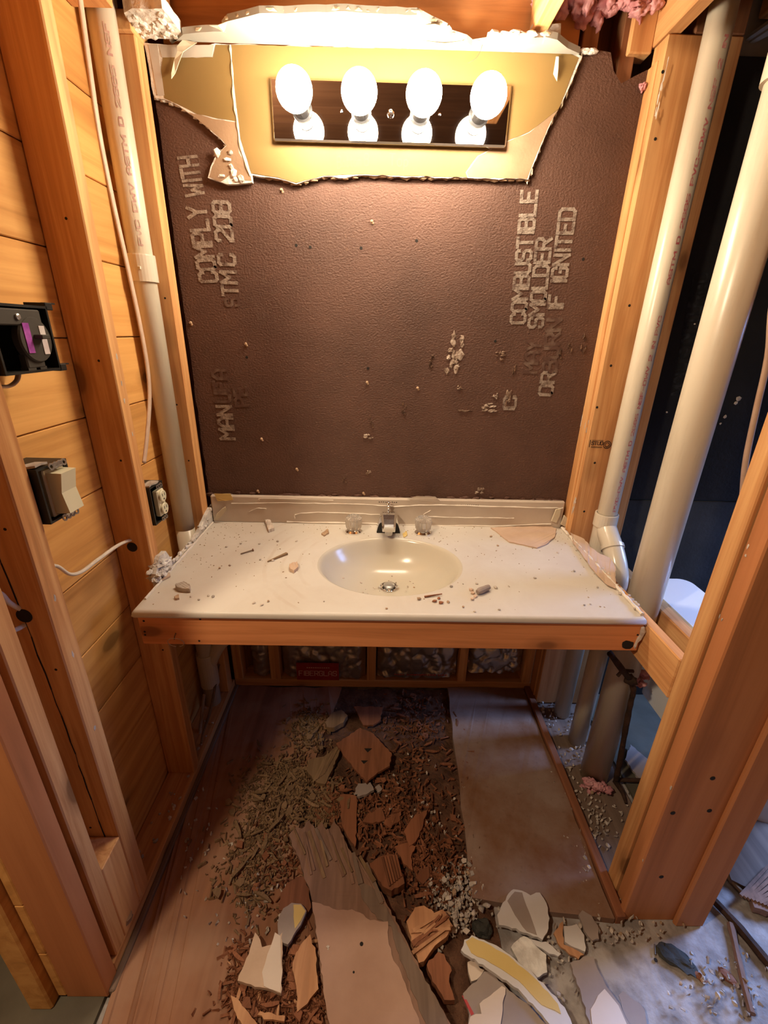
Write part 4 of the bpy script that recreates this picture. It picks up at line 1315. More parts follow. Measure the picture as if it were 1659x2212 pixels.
tag(obj('wood_strip', bm, KRAFT), 'short tan strip behind the left counter stud', 'strip')

# ------------------------------------------------------------------ foil insulation
R = rnd(40)


def batt(label, x0, x1, z0, z1, seed, ruff=.012):
    t = thing('insulation_batt', label, 'insulation', ((x0 + x1) / 2, .05, z0))
    bm = B()
    nx, nz = int((x1 - x0) / .006), int((z1 - z0) / .006)
    vs = {}
    for i in range(nx + 1):
        for j in range(nz + 1):
            u, v = i / nx, j / nz
            x, z = x0 + (x1 - x0) * u, z0 + (z1 - z0) * v
            q = Vector((x * 13, seed, z * 11))
            ed = min(u, 1 - u) * (x1 - x0)
            y = .044 - .022 * min(1, ed / .03) + ruff * 1.3 * (noise.noise(q) - 1.6 * abs(noise.noise(q * 1.7 + Vector((5, 0, 0)))) + .9 * abs(noise.noise(q * 3.1)))
            zz = z + .006 * noise.noise(Vector((x * 25, seed, v * 3))) * (1 - v)
            vs[i, j] = bm.verts.new((x, max(y, .016), zz))
    for i in range(nx):
        for j in range(nz):
            bm.faces.new((vs[i, j], vs[i + 1, j], vs[i + 1, j + 1], vs[i, j + 1]))
    f = obj('foil_facing', bm, FOIL, t, smooth=True)
    bm = B(); box(bm, x0 + .002, x1 - .002, .055, .098, z0 + .004, z1); obj('batt_body', bm, PINKINS, t)
    return t, f


batt('narrow foil faced batt at the left end under the counter', -.560, -.486, .048, .60, 3)
b2, f2 = batt('foil faced batt with red printed label under the counter', -.430, -.078, .045, .60, 9, .008)
batt('crumpled foil faced batt with upside down red print in the middle bay', -.028, .312, .052, .60, 15, .013)
b3 = COL.objects.get('insulation_batt.002')
b4, f4 = batt('deeply creased foil batt in the right bay under the counter', .362, .590, .085, .60, 23, .018)
bm = B(); box(bm, -.368, -.190, .004, .0085, .046, .134); rlb = obj('red_label', bm, REDLABEL, b2)
bm = B(); lettering(bm, 'FIBERGLAS', (-.358, .0035, .070), (1, 0, 0), (0, 0, 1), .024, .16, length=.158); [bar(bm, (-.325 + i * .009, .0035, .112), (-.319 + i * .009, .0035, .112), .0004, .005) for i in range(11)]; obj('label_lettering', bm, PALEPRINT, rlb)
bm = B()
_r4 = rnd(44)
_x = .045
while _x < .275:
    _w = _r4.uniform(.004, .008)
    if _r4.random() < .85:
        bar(bm, (_x, .0075, .078), (_x + _w, .0075, .078 + _r4.uniform(-.001, .001)), .0004, _r4.uniform(.005, .010))
    _x += _w + .0025
obj('worn_print', bm, REDPRINT, b3)

# ------------------------------------------------------------------ toilet beyond the wall
to = thing('toilet', 'white toilet whose tank lid shows behind the plumbing wall', 'toilet', (1.05, -.45, 0))


def rrect(x0, x1, y0, y1, r, z, n=6):
    out = []
    for cx, cy, a0 in ((x1 - r, y1 - r, 0), (x0 + r, y1 - r, 90), (x0 + r, y0 + r, 180), (x1 - r, y0 + r, 270)):
        for k in range(n + 1):
            a = math.radians(a0 + 90 * k / n)
            out.append(Vector((cx + r * math.cos(a), cy + r * math.sin(a), z)))
    return out


bm = B(); slab(bm, rrect(.832, .985, -.665, -.212, .035, .694), (0, 0, -.030)); bmesh.ops.bevel(bm, geom=[e for e in bm.edges if len(e.link_faces) == 2 and abs(e.calc_face_angle(0)) > 1.2], offset=.006, segments=2, affect='EDGES'); obj('tank_lid', bm, PORCELAIN, to)
bm = B(); slab(bm, rrect(.840, .975, -.655, -.222, .03, .664), (0, 0, -.28)); obj('tank', bm, PORCELAIN, to)
bm = B(); lathe(bm, [(.11, 0), (.115, .02), (.09, .12), (.10, .22), (.16, .34), (.185, .385), (.185, .40), (.15, .40), (.12, .34), (0, .28)], (1.24, -.44, -.012), (0, 0, 1), 36); obj('bowl', bm, PORCELAIN, to, smooth=True)
bm = B(); slab(bm, rrect(.85, 1.16, -.56, -.32, .03, .384), (0, 0, -.05)); obj('deck', bm, PORCELAIN, to)

# ------------------------------------------------------------------ drywall scraps around the counter
cl = thing('drywall_strip', 'ragged white drywall stump along the left end of the counter', 'drywall', (-.64, -.27, CZ))
bm = B()
R = rnd(81)
prev = None
zs = [on(*k, 'x', -.632) for k in ((330, 1240), (340, 1200), (352, 1190), (362, 1205), (378, 1215), (392, 1196), (410, 1175), (430, 1140), (446, 1105), (460, 1085), (462, 1062))]
pts = []
for q in jag(zs, .012, .003, 82, closed=False):
    pts.append(Vector((-.637, q.y, max(q.z, CZ + .004))))
base = [Vector((-.637, pts[-1].y, CZ - .02)), Vector((-.637, pts[0].y, CZ - .02))]
pts.sort(key=lambda v: v.y)
for a, b in zip(pts, pts[1:]):
    if b.y - a.y > 1e-4:
        slab(bm, [Vector((-.637, a.y, CZ - .02)), Vector((-.637, b.y, CZ - .02)), b, a], (.0127, 0, 0))
obj('core', bm, GYPSUM, cl)
bm = B()
for k in range(70):
    q = R.choice(pts)
    rock(bm, (-.628 + R.uniform(-.006, .006), q.y + R.uniform(-.012, .012), CZ + .004 + R.random() * max(.004, q.z - CZ - .004)), (R.uniform(.006, .016), R.uniform(.008, .022), R.uniform(.006, .016)), R.random() * 99, 1, .8)
obj('crumbled_edge', bm, GYPSUM, cl)
p = on(352, 1232, 'x', -.625)
bm = B()
for k in range(34):
    rock(bm, (-.632 + R.uniform(-.012, .014), p.y + R.uniform(-.045, .035), CZ + R.uniform(.0, .045)), (R.uniform(.010, .024), R.uniform(.010, .026), R.uniform(.008, .02)), R.random() * 99, 2, .8)
obj('plaster_mass', bm, GYPSUM, cl)
bm = B(); slab(bm, jag([on(*k, 'z', CZ + .006) for k in ((345, 1247), (365, 1236), (368, 1243), (350, 1252))], .01, .001, 4), (0, 0, -.004)); obj('paper_scrap', bm, TANPAPER2, cl)
bm = B(); tube(bm, [(-.619, y, CZ + .002 + .002 * noise.noise(Vector((y * 40, 1, 1)))) for y in [-.03 - i * .0125 for i in range(40)]], [.0035 + .002 * noise.noise(Vector((i, 3, 1))) for i in range(40)], 6); obj('caulk_bead', bm, CAULK, cl)
bm = B(); slab(bm, [on(*k, 'y', -.03) for k in ((462, 1122), (468, 1110), (480, 1098), (487, 1094), (489, 1100), (480, 1112), (470, 1122))], (.002, -.006, 0)); obj('paper_curl', bm, PAPEREDGE, cl)

cr = thing('drywall_strip', 'torn tan drywall paper flap along the right end of the counter', 'drywall', (.635, -.2, CZ))
fl = [on(*k, 'z', CZ + .008) for k in ((1232, 1150), (1262, 1164), (1278, 1183), (1296, 1196), (1318, 1205), (1330, 1226), (1330, 1270), (1312, 1262), (1285, 1235), (1258, 1198), (1238, 1172))]
bm = B(); slab(bm, jag(fl, .012, .0015, 83), (0, 0, -.003)); obj('paper_flap', bm, TANPAPER2, cr)
bm = B(); tube(bm, [(.622, y, CZ + .004 + .003 * noise.noise(Vector((y * 40, 1, 9)))) for y in [-.03 - i * .0125 for i in range(43)]], [.005 + .0028 * noise.noise(Vector((i * .7, 3, 9))) for i in range(43)], 6); obj('caulk_bead', bm, CAULK, cr)
bm = B()
for k in range(60):
    y = -R.random() ** .7 * .55
    rock(bm, (.626 + R.uniform(-.010, .008), y, CZ + R.uniform(.0, .008)), (R.uniform(.005, .012), R.uniform(.006, .018), R.uniform(.004, .009)), R.random() * 99, 1, .8)
obj('crumbled_edge', bm, CRUMB, cr)
for q in (((1190, 1125), (1200, 1100), (1210, 1098), (1208, 1112), (1200, 1128)), ((1210, 1132), (1218, 1112), (1224, 1118), (1224, 1140))):
    bm = B(); slab(bm, [on(*k, 'y', -.028) for k in q], (.001, -.005, 0)); obj('paper_curl', bm, PAPEREDGE, cr)
bm = B(); slab(bm, jag([on(*k, 'z', CZ + .0045) for k in ((1060, 1139), (1080, 1154), (1100, 1170), (1130, 1176), (1160, 1183), (1180, 1175), (1198, 1160), (1202, 1142), (1190, 1136), (1120, 1137))], .012, .0012, 85), (0, 0, -.004))
tag(obj('drywall_scrap', bm, TANPAPER2), 'tan half round drywall scrap on the counter at the backsplash', 'drywall')

# ------------------------------------------------------------------ litter on the counter


def chip(bm, p, s, seed, flat=.4):
    rock(bm, (p.x, p.y, p.z + s * flat * .45), (s, s * .75, s * flat), seed, 1, .7)


nl = thing('nail', 'rusty nail lying on the left half of the counter', 'nail', on(533, 1192, 'z', CZ))
a, b = on(520, 1196, 'z', CZ + .003), on(546, 1188, 'z', CZ + .004)
bm = B(); tube(bm, [a, b], .0019, 7); obj('shank', bm, NAILM, nl)
d = (b - a).normalized()
bm = B(); lathe(bm, [(.0045, 0), (.0045, .0015), (0, .0015)], b - Vector((0, 0, .0), ), d, 10); obj('head', bm, RUSTWOOD, nl)
a, b = on(578, 1213, 'z', CZ + .003), on(620, 1196, 'z', CZ + .003)
bm = B(); bar(bm, a, b, .003, .0025, taper=3.0); tag(obj('wood_sliver', bm, OLIVEWOOD), 'long yellowish wood sliver on the left half of the counter', 'sliver')
for (pxs, lab, mt, s) in [(((625, 1218), (642, 1212), (644, 1224), (635, 1232), (626, 1228)), 'tan drywall chip on the counter left of the basin', TANPAPER2, .010),
                         (((378, 1262), (395, 1256), (410, 1262), (410, 1272), (395, 1271), (382, 1268)), 'white and tan plaster chip near the front left counter corner', CRUMB, .012),
                         (((376, 1288), (386, 1283), (387, 1291), (378, 1292)), 'small tan chip at the front left of the counter', CRUMBTAN, .006),
                         (((572, 1122), (582, 1119), (592, 1140), (580, 1144)), 'white plaster crumb standing on the counter below the backsplash', CRUMB, .012),
                         (((694, 1152), (708, 1142), (710, 1150), (700, 1156)), 'tan crumb on the counter left of the faucet', CRUMBTAN, .006),
                         (((870, 1152), (878, 1147), (880, 1156), (872, 1160)), 'yellow paint flake between the faucet and right knob', YELLOW_LOOSE, .003)]:
    bm = B(); slab(bm, jag([on(*k, 'z', CZ + s) for k in pxs], .0035, .0013, pxs[0][0]), (0, 0, -s + .0002)); tag(obj('plaster_chip', bm, mt), lab, 'chip')
q = on(1040, 1274, 'z', CZ)
bm = B(); tube(bm, smooth_path([on(1031, 1279, 'z', CZ + .009), on(1042, 1274, 'z', CZ + .010), on(1056, 1268, 'z', CZ + .010)], 3), [.006, .008, .009, .009, .008, .008, .007], 10); tag(obj('plaster_roll', bm, GREYPAPER), 'grey plaster roll on the counter right of the basin', 'plaster')
bm = B()
for k in ((1018, 1276), (1022, 1283), (1026, 1290), (1020, 1296)):
    chip(bm, on(*k, 'z', CZ), .014, k[0], .6)
tag(obj('fibre_scrap', bm, CABLE_PINK), 'pink fibre scrap against the grey plaster roll', 'scrap')
a, b = on(917, 1289, 'z', CZ + .003), on(955, 1283, 'z', CZ + .005)
bm = B(); bar(bm, a, b, .004, .004, taper=.5); tag(obj('wood_sliver', bm, RUSTWOOD), 'dark brown sliver on the counter front of the basin', 'sliver')
for i, (px, py) in enumerate(((938, 1300), (948, 1294), (952, 1304))):
    bm = B(); chip(bm, on(px, py, 'z', CZ), .012, i + 3, .6)
    tag(obj('wood_chip', bm, RUSTWOOD), 'brown wood chip clustered at the front of the basin', 'chip', 'brown chips in front of the basin')
R = rnd(91)
crumb_px = [(905, 1296), (968, 1302), (975, 1268), (1000, 1262), (1030, 1262), (1070, 1271), (1078, 1318), (1099, 1268), (475, 1228), (497, 1222), (490, 1182), (520, 1175), (560, 1176), (565, 1308), (548, 1304), (580, 1300), (700, 1300), (780, 1260), (742, 1250), (1240, 1235), (1245, 1190), (1290, 1270), (1155, 1250), (1262, 1308), (1275, 1306), (1025, 1322), (1000, 1312), (835, 1316), (1060, 1160), (1205, 1195), (460, 1290), (450, 1288), (412, 1290), (590, 1212), (562, 1210), (600, 1170), (640, 1170), (430, 1296), (930, 1150), (720, 1120), (680, 1130), (640, 1126), (985, 1190), (1075, 1180)]
mesh_c = []
for k in range(6):
    bm = B(); rock(bm, (0, 0, .0028), (.011, .008, .006), k * 7 + 1, 1, .8)
    me = bpy.data.meshes.new('crumb'); bm.to_mesh(me); bm.free(); me.materials.append(CRUMB if k % 3 else CRUMBTAN); mesh_c.append(me)


def scatter(name, meshes, p, rz, s, label, cat, group, tilt=0.0, R=R):
    o = bpy.data.objects.new(name, meshes)
    COL.objects.link(o)
    o.location = p
    o.rotation_euler = (R.uniform(-tilt, tilt), R.uniform(-tilt, tilt), rz)
    o.scale = (s, s, s) if isinstance(s, (int, float)) else s
    o['base'] = tuple(p)
    tag(o, label, cat, group)
    return o


for px, py in crumb_px:
    p = on(px, py, 'z', CZ)
    scatter('plaster_crumb', R.choice(mesh_c), p, R.uniform(0, 6.28), R.uniform(.5, 1.15), 'loose plaster crumb scattered on the vanity top', 'crumb', 'plaster crumbs on the vanity top')
for k in range(34):
    a = R.uniform(0, math.tau); r = R.uniform(.022, .034) if k < 20 else R.uniform(.03, .09)
    p = Vector((CXB + math.cos(a) * r * (1.5 if k >= 20 else 1), DY + math.sin(a) * r, CZ - .104 + (r - .03) * .05 + (.003 if k >= 20 else 0)))
    scatter('plaster_crumb', R.choice(mesh_c), p, R.uniform(0, 6.28), R.uniform(.35, .75), 'plaster crumb lying around the basin drain', 'crumb', 'plaster crumbs round the drain')
bm = B()
for k in range(420):
    x, y = R.uniform(-.61, .61), -.03 - abs(R.gauss(0, .22))
    if R.random() < .35:
        x = R.choice((-.60, .60, .1)) + R.gauss(0, .05)
    if y < -.545 or abs(x) > .61 or ((x - CXB) / (AX * 1.08)) ** 2 + ((y - CYB) / (AY * 1.08)) ** 2 < 1:
        continue
    s = R.uniform(.0008, .0024)
    vs = bmesh.ops.create_cube(bm, size=s)['verts']
    ro = Matrix.Rotation(R.uniform(0, 6), 3, 'Z') @ Matrix.Diagonal((R.uniform(.6, 2.2), 1, .6)).to_3x3()
    for v in vs:
        v.co = ro @ v.co + Vector((x, y, CZ + s * .3))
tag(obj('plaster_grit', bm, CRUMBTAN, origin=(0, -.3, CZ)), 'fine plaster grit strewn over the vanity top', 'grit', kind='stuff')

# ------------------------------------------------------------------ debris on the floor


def piece(name, label, cat, px, z, thick, mat, step=.009, amp=.0024, seed=None, tilt=None):
    """flat broken piece lying on the floor; z is the height of its upper face, or (z at far end, z at near end)"""
    seed = seed if seed is not None else px[0][0]
    zz = z if isinstance(z, tuple) else (z, z)
    ys = [p[1] for p in px]
    lo, hi = min(ys), max(ys)
    pts = [on(a, b, 'z', zz[0] + (zz[1] - zz[0]) * (b - lo) / max(1, hi - lo)) for a, b in px]
    if step:
        pts = jag(pts, step, amp, seed, lock=2)
    bm = B(); slab(bm, pts, (0, 0, -thick))
    return tag(obj(name, bm, mat), label, cat)


# long broken plank with its layers
pl = thing('broken_plank', 'long splintered plank lying toward the viewer in the middle debris', 'plank', (.0, -.75, .0))


def pz(py):
    return .022 + (py - 1770) / 460 * .030


def lay(name, px, dz, th, mat, seed, step=.010, amp=.003):
    pts = [on(a, b, 'z', pz(b) + dz) for a, b in px]
    bm = B(); slab(bm, jag(pts, step, amp, seed, lock=2) if step else pts, (0, 0, -th)); return obj(name, bm, mat, pl)


lay('core_layer', [(624, 1804), (640, 1786), (652, 1790), (668, 1772), (680, 1790), (696, 1776), (706, 1800), (722, 1770), (738, 1800), (752, 1832), (772, 1856), (790, 1872), (812, 1912), (838, 1958), (862, 2000), (884, 2046), (906, 2092), (940, 2150), (966, 2200), (985, 2240), (716, 2240), (708, 2200), (697, 2124), (690, 2080), (686, 2034), (674, 1944), (656, 1886), (640, 1845)], 0, .014, PLANK, 3)
lay('top_veneer', [(674, 1948), (700, 1956), (730, 1966), (760, 1964), (785, 1975), (800, 1988), (838, 1990), (840, 2040), (850, 2075), (862, 2090), (880, 2140), (905, 2200), (915, 2236), (718, 2236), (708, 2200), (698, 2124), (687, 2034)], .003, .0028, VENEER, 5, .010, .002)
lay('grey_veneer', [(775, 1900), (812, 1920), (850, 1990), (884, 2052), (906, 2096), (940, 2152), (970, 2215), (978, 2236), (930, 2236), (905, 2180), (880, 2110), (862, 2060), (845, 2000), (815, 1985), (785, 1945)], .0022, .002, GREYVENEER, 7, .010, .003)
R = rnd(4)
for k in range(16):
    t = k / 15
    bx, by = 640 + (800 - 640) * t + R.uniform(-12, 12), 1790 + (1870 - 1790) * max(0, t - .45) * 1.8 + R.uniform(-6, 12)
    a = on(bx, by, 'z', pz(by) + .002)
    b = on(bx + R.uniform(16, 40), by + R.uniform(50, 110), 'z', pz(by + 80) + .003)
    bm = B(); bar(bm, a, b, R.uniform(.004, .010), .003, taper=R.uniform(.8, 1.6)); obj('splinter', bm, R.choice((PLANK, PLANK, OLIVEWOOD, GREYVENEER)), pl)
for (px, py) in ((781, 2039), (764, 2100)):
    p = on(px, py, 'z', pz(py) + .0033)
    bm = B(); lathe(bm, [(0, .0005), (.004 if px == 781 else .002, .0005), (.0045 if px == 781 else .0025, 0)], p, (0, 0, 1), 10); obj('nail_hole', bm, HOLE, pl)
p = on(708, 2045, 'z', pz(2045) + .003)
bm = B(); chip(bm, p, .008, 3); chip(bm, on(709, 2050, 'z', pz(2050) + .003), .006, 4); obj('plaster_spot', bm, CRUMB, pl)

D = [
    ('plywood_fragment', 'square reddish plywood fragment with torn veneer under the counter', 'plywood', [(726, 1606), (745, 1594), (778, 1572), (806, 1584), (826, 1606), (846, 1626), (842, 1654), (816, 1668), (792, 1690), (772, 1668), (748, 1638)], (.050, .034), .009, RUSTWOOD),
    ('plywood_fragment', 'small rusty plywood piece behind the square fragment', 'plywood', [(764, 1526), (827, 1527), (821, 1556), (806, 1566), (784, 1566)], (.030, .022), .008, RUSTWOOD),
    ('fibre_chunk', 'dark olive fibre chunk beside the plywood pieces', 'chunk', [(702, 1560), (718, 1538), (738, 1534), (751, 1545), (742, 1560), (722, 1571), (706, 1570)], .030, .022, OLIVEWOOD),
    ('wood_chunk', 'grooved weathered wood chunk left of the plywood fragment', 'wood', [(668, 1640), (700, 1634), (728, 1612), (734, 1622), (716, 1666), (702, 1694), (684, 1690), (662, 1664)], (.026, .02), .018, OLIVEWOOD),
    ('wood_batten', 'upright brown slat between the plywood and the broken plank', 'slat', [(734, 1716), (772, 1716), (770, 1790), (767, 1830), (750, 1806), (738, 1782)], .018, .010, RUSTWOOD),
    ('plaster_fragment', 'grey triangular plaster fragment below the square plywood', 'plaster', [(764, 1716), (774, 1692), (800, 1690), (808, 1706), (790, 1716), (770, 1720)], .018, .011, GREYPAPER),
    ('plaster_fragment', 'small grey plaster cube beside the triangular fragment', 'plaster', [(810, 1700), (818, 1694), (826, 1704), (816, 1712)], .012, .010, GREYPAPER),
    ('wood_fragment', 'dark red flat fragment right of the upright slat', 'wood', [(783, 1775), (796, 1756), (826, 1748), (832, 1772), (806, 1778)], .014, .008, RUSTWOOD),
    ('wood_fragment', 'rust wedge fragment pointing right beside the dark red flat piece', 'wood', [(834, 1768), (866, 1752), (864, 1772), (842, 1788), (828, 1778)], .014, .008, RUSTWOOD),
    ('wood_fragment', 'long pointed rust coloured wood fragment right of the plank', 'wood', [(872, 1796), (896, 1760), (922, 1750), (914, 1784), (898, 1818), (884, 1828)], (.022, .018), .010, RUSTWOOD),
    ('wood_fragment', 'crumpled rust wood flake under the long pointed fragment', 'wood', [(852, 1828), (880, 1820), (898, 1828), (888, 1852), (892, 1880), (872, 1866)], .016, .008, RUSTWOOD),
    ('wood_block', 'blocky reddish rotten wood piece against the plank edge', 'wood', [(798, 1866), (826, 1848), (852, 1846), (866, 1880), (874, 1908), (846, 1924), (826, 1914)], (.040, .036), .030, RUSTWOOD),
    ('wood_fragment', 'small dark wood flake right of the rotten block', 'wood', [(898, 1896), (906, 1880), (926, 1870), (928, 1892), (914, 1910)], .014, .006, RUSTWOOD),
    ('veneer_piece', 'rounded brown veneer sheet left of the broken plank', 'veneer', [(602, 1966), (606, 1930), (620, 1908), (640, 1894), (655, 1893), (668, 1920), (672, 1960), (660, 1975), (630, 1972)], (.030, .024), .003, RUSTWOOD),
    ('drywall_fragment', 'yellow and white drywall fragment on the rounded veneer', 'drywall', [(602, 1982), (612, 1962), (630, 1950), (650, 1952), (662, 1968), (655, 1985), (640, 2010), (622, 2040), (606, 2030), (600, 2005)], (.040, .034), .011, GREYPAPER),
    ('drywall_fragment', 'tan drywall sheet with torn white paper at lower left', 'drywall', [(513, 2118), (532, 2070), (551, 2014), (562, 2030), (566, 2046), (590, 2040), (610, 2014), (609, 2080), (607, 2146), (560, 2132)], (.036, .030), .011, TANPAPER2),
    ('plywood_fragment', 'tan plywood offcut left of the long plank near the viewer', 'plywood', [(632, 2080), (650, 2040), (670, 2018), (682, 2060), (688, 2136), (664, 2168), (642, 2186), (640, 2130)], (.028, .024), .010, PINEWOOD),
    ('wood_batten', 'pinkish wood slat crossing the lower left corner of the debris', 'slat', [(498, 2150), (512, 2156), (556, 2212), (560, 2240), (540, 2240), (505, 2180)], .020, .010, PINEWOOD),
    ('wood_batten', 'short pale slat lying across the chips at the bottom edge', 'slat', [(556, 2192), (562, 2184), (616, 2194), (614, 2206), (580, 2202)], .022, .008, PINEWOOD),
    ('splintered_block', 'splintered pale pine block on the right of the plank', 'wood', [(878, 1990), (896, 1960), (916, 1956), (938, 1972), (956, 1964), (978, 2000), (964, 2024), (940, 2042), (916, 2076), (904, 2080), (892, 2044)], (.042, .034), .024, PINEWOOD),
    ('splintered_block', 'reddish splintered wood below the pale pine block', 'wood', [(922, 2084), (946, 2056), (960, 2062), (976, 2096), (970, 2120), (982, 2160), (960, 2160), (934, 2120)], (.026, .022), .020, RUSTWOOD),
    ('drywall_fragment', 'white drywall shard with brown stripes on the plywood panel', 'drywall', [(1074, 1976), (1086, 1950), (1104, 1924), (1118, 1922), (1146, 1934), (1166, 1928), (1180, 1950), (1187, 1984), (1182, 2014), (1172, 2030), (1140, 2016), (1100, 2002), (1078, 1998)], (.028, .022), .010, WHITEBOARD),
    ('drywall_fragment', 'curved yellow drywall strip at the bottom right', 'drywall', [(996, 2052), (1003, 2030), (1019, 2020), (1062, 2038), (1101, 2062), (1156, 2108), (1220, 2176), (1240, 2226), (1200, 2226), (1160, 2180), (1120, 2136), (1051, 2090)], (.036, .044), .011, WHITEBOARD),
    ('plaster_fragment', 'crumbly cream plaster slab under the yellow strip', 'plaster', [(1104, 2046), (1132, 2022), (1150, 2034), (1180, 2062), (1182, 2100), (1160, 2112), (1120, 2080)], (.024, .022), .012, GYPSUM),
    ('plaster_fragment', 'thin white plaster splinter right of the crumbly slab', 'plaster', [(1138, 2026), (1160, 2032), (1180, 2034), (1212, 2060), (1206, 2066), (1160, 2044)], .020, .006, WHITEBOARD),
    ('drywall_fragment', 'brown grey drywall sheet at the bottom between plank and yellow strip', 'drywall', [(1000, 2146), (1046, 2098), (1062, 2100), (1100, 2140), (1150, 2180), (1196, 2226), (1008, 2226), (1014, 2190)], (.026, .030), .010, GREYPAPER),
    ('drywall_fragment', 'cream drywall face flap on the brown grey sheet', 'drywall', [(1036, 2168), (1060, 2150), (1084, 2130), (1092, 2134), (1086, 2180), (1080, 2226), (1008, 2226), (1016, 2196), (1040, 2190)], (.033, .036), .003, CREAM),
    ('drywall_fragment', 'cream wedge of drywall half under the yellow strip', 'drywall', [(1010, 2078), (1020, 2074), (1046, 2096), (1030, 2116), (1018, 2120), (1012, 2100)], .020, .010, CREAM),
    ('drywall_fragment', 'grey and cream drywall strip pointing to the door jamb', 'drywall', [(1232, 2080), (1258, 2068), (1282, 2066), (1296, 2104), (1310, 2132), (1340, 2170), (1366, 2226), (1278, 2226), (1256, 2150)], (.016, .024), .011, GREYPAPER),
    ('drywall_fragment', 'blue grey drywall flake beside the door jamb foot', 'drywall', [(1250, 1976), (1258, 1966), (1278, 1978), (1292, 2000), (1294, 2028), (1280, 2032), (1262, 2010)], (.016, .012), .008, GREYPAPER),
    ('drywall_fragment', 'small stained white drywall square below the plywood corner', 'drywall', [(1218, 2000), (1246, 1996), (1262, 2020), (1264, 2056), (1240, 2046), (1220, 2034)], .014, .010, WHITEBOARD),
    ('paper_flap', 'curled grey paper flap with a torn brown corner on the concrete', 'paper', [(1336, 2150), (1346, 2140), (1370, 2160), (1392, 2180), (1398, 2226), (1360, 2226), (1344, 2180)], (.012, .008), .002, GREYPAPER),
    ('wood_slab', 'grey weathered board at the right edge beyond the jamb', 'wood', [(1564, 1850), (1590, 1790), (1610, 1756), (1680, 1790), (1680, 1850), (1640, 1890), (1620, 1920), (1580, 1900)], (.010, .010), .016, GREYVENEER),
    ('wood_slab', 'dark rotten board with deep grooves at the right edge', 'wood', [(1618, 1924), (1640, 1890), (1690, 1846), (1690, 1960), (1660, 1970), (1630, 1960)], (.020, .020), .022, PLANK),
    ('plastic_sheet', 'pale blue plastic scrap at the far right edge', 'plastic', [(1632, 1752), (1650, 1726), (1690, 1720), (1690, 1790), (1655, 1772)], .012, .004, WHITEBOARD),
    ('board_scrap', 'pale flat scrap on the floor behind the rusty pipe', 'scrap', [(1350, 1640), (1362, 1608), (1400, 1640), (1430, 1700), (1390, 1696)], .012, .008, GREYPAPER),
    ('wood_shim', 'brown flat wood shim beside the small drywall square', 'wood', [(1196, 2016), (1216, 1990), (1218, 2040), (1262, 2062), (1250, 2072), (1212, 2046)], .010, .006, PINEWOOD),
]
made = {}
for (nm, lab, cat, px, z, th_, mt) in D:
    made[lab] = piece(nm, lab, cat, px, z, th_, mt)


def layer_on(lab, nm, px, z, th_, mt, step=.012, amp=.0015):
    """a coloured face or edge that belongs to one of the pieces above"""
    par = made[lab]
    zz = z if isinstance(z, tuple) else (z, z)
    ys = [p[1] for p in px]
    lo, hi = min(ys), max(ys)
    pts = [on(a, b, 'z', zz[0] + (zz[1] - zz[0]) * (b - lo) / max(1, hi - lo)) for a, b in px]
    bm = B(); slab(bm, jag(pts, step, amp, px[0][0], lock=2), (0, 0, -th_)); return obj(nm, bm, mt, par)


layer_on('curved yellow drywall strip at the bottom right', 'yellow_face', [(1006, 2034), (1020, 2024), (1060, 2042), (1098, 2064), (1152, 2110), (1205, 2168), (1212, 2190), (1170, 2170), (1120, 2118), (1060, 2080), (1018, 2058)], (.0376, .0440), .0012, YELLOW_LOOSE)
layer_on('grey and cream drywall strip pointing to the door jamb', 'cream_face', [(1282, 2226), (1276, 2180), (1292, 2150), (1306, 2136), (1336, 2172), (1360, 2226)], (.0215, .0252), .0012, CREAM)
layer_on('tan drywall sheet with torn white paper at lower left', 'torn_white_paper', [(566, 2100), (578, 2060), (594, 2014), (606, 2022), (607, 2070), (610, 2100), (606, 2144), (570, 2130)], (.0372, .0318), .0014, CREAM)
layer_on('yellow and white drywall fragment on the rounded veneer', 'yellow_face', [(634, 1954), (650, 1954), (660, 1968), (650, 1988), (637, 2006)], (.0412, .0372), .0012, YELLOW_LOOSE)
layer_on('white drywall shard with brown stripes on the plywood panel', 'brown_stripe', [(1096, 1946), (1112, 1926), (1128, 1928), (1150, 1990), (1160, 2020), (1138, 2012), (1112, 1976)], (.0283, .0233), .0008, GREYPAPER)
layer_on('brown grey drywall sheet at the bottom between plank and yellow strip', 'red_edge', [(998, 2150), (1004, 2152), (1024, 2190), (1018, 2194)], (.0275, .0295), .004, REDPL, .05, 0)
for (px, py) in ((795, 1617), (787, 1642)):
    layer_on('square reddish plywood fragment with torn veneer under the counter', 'veneer_gap', [(px - 8, py), (px + 2, py - 8), (px + 9, py), (px - 1, py + 8)], .0455 - (py - 1606) * .00014, .0008, HOLE, .05, 0)

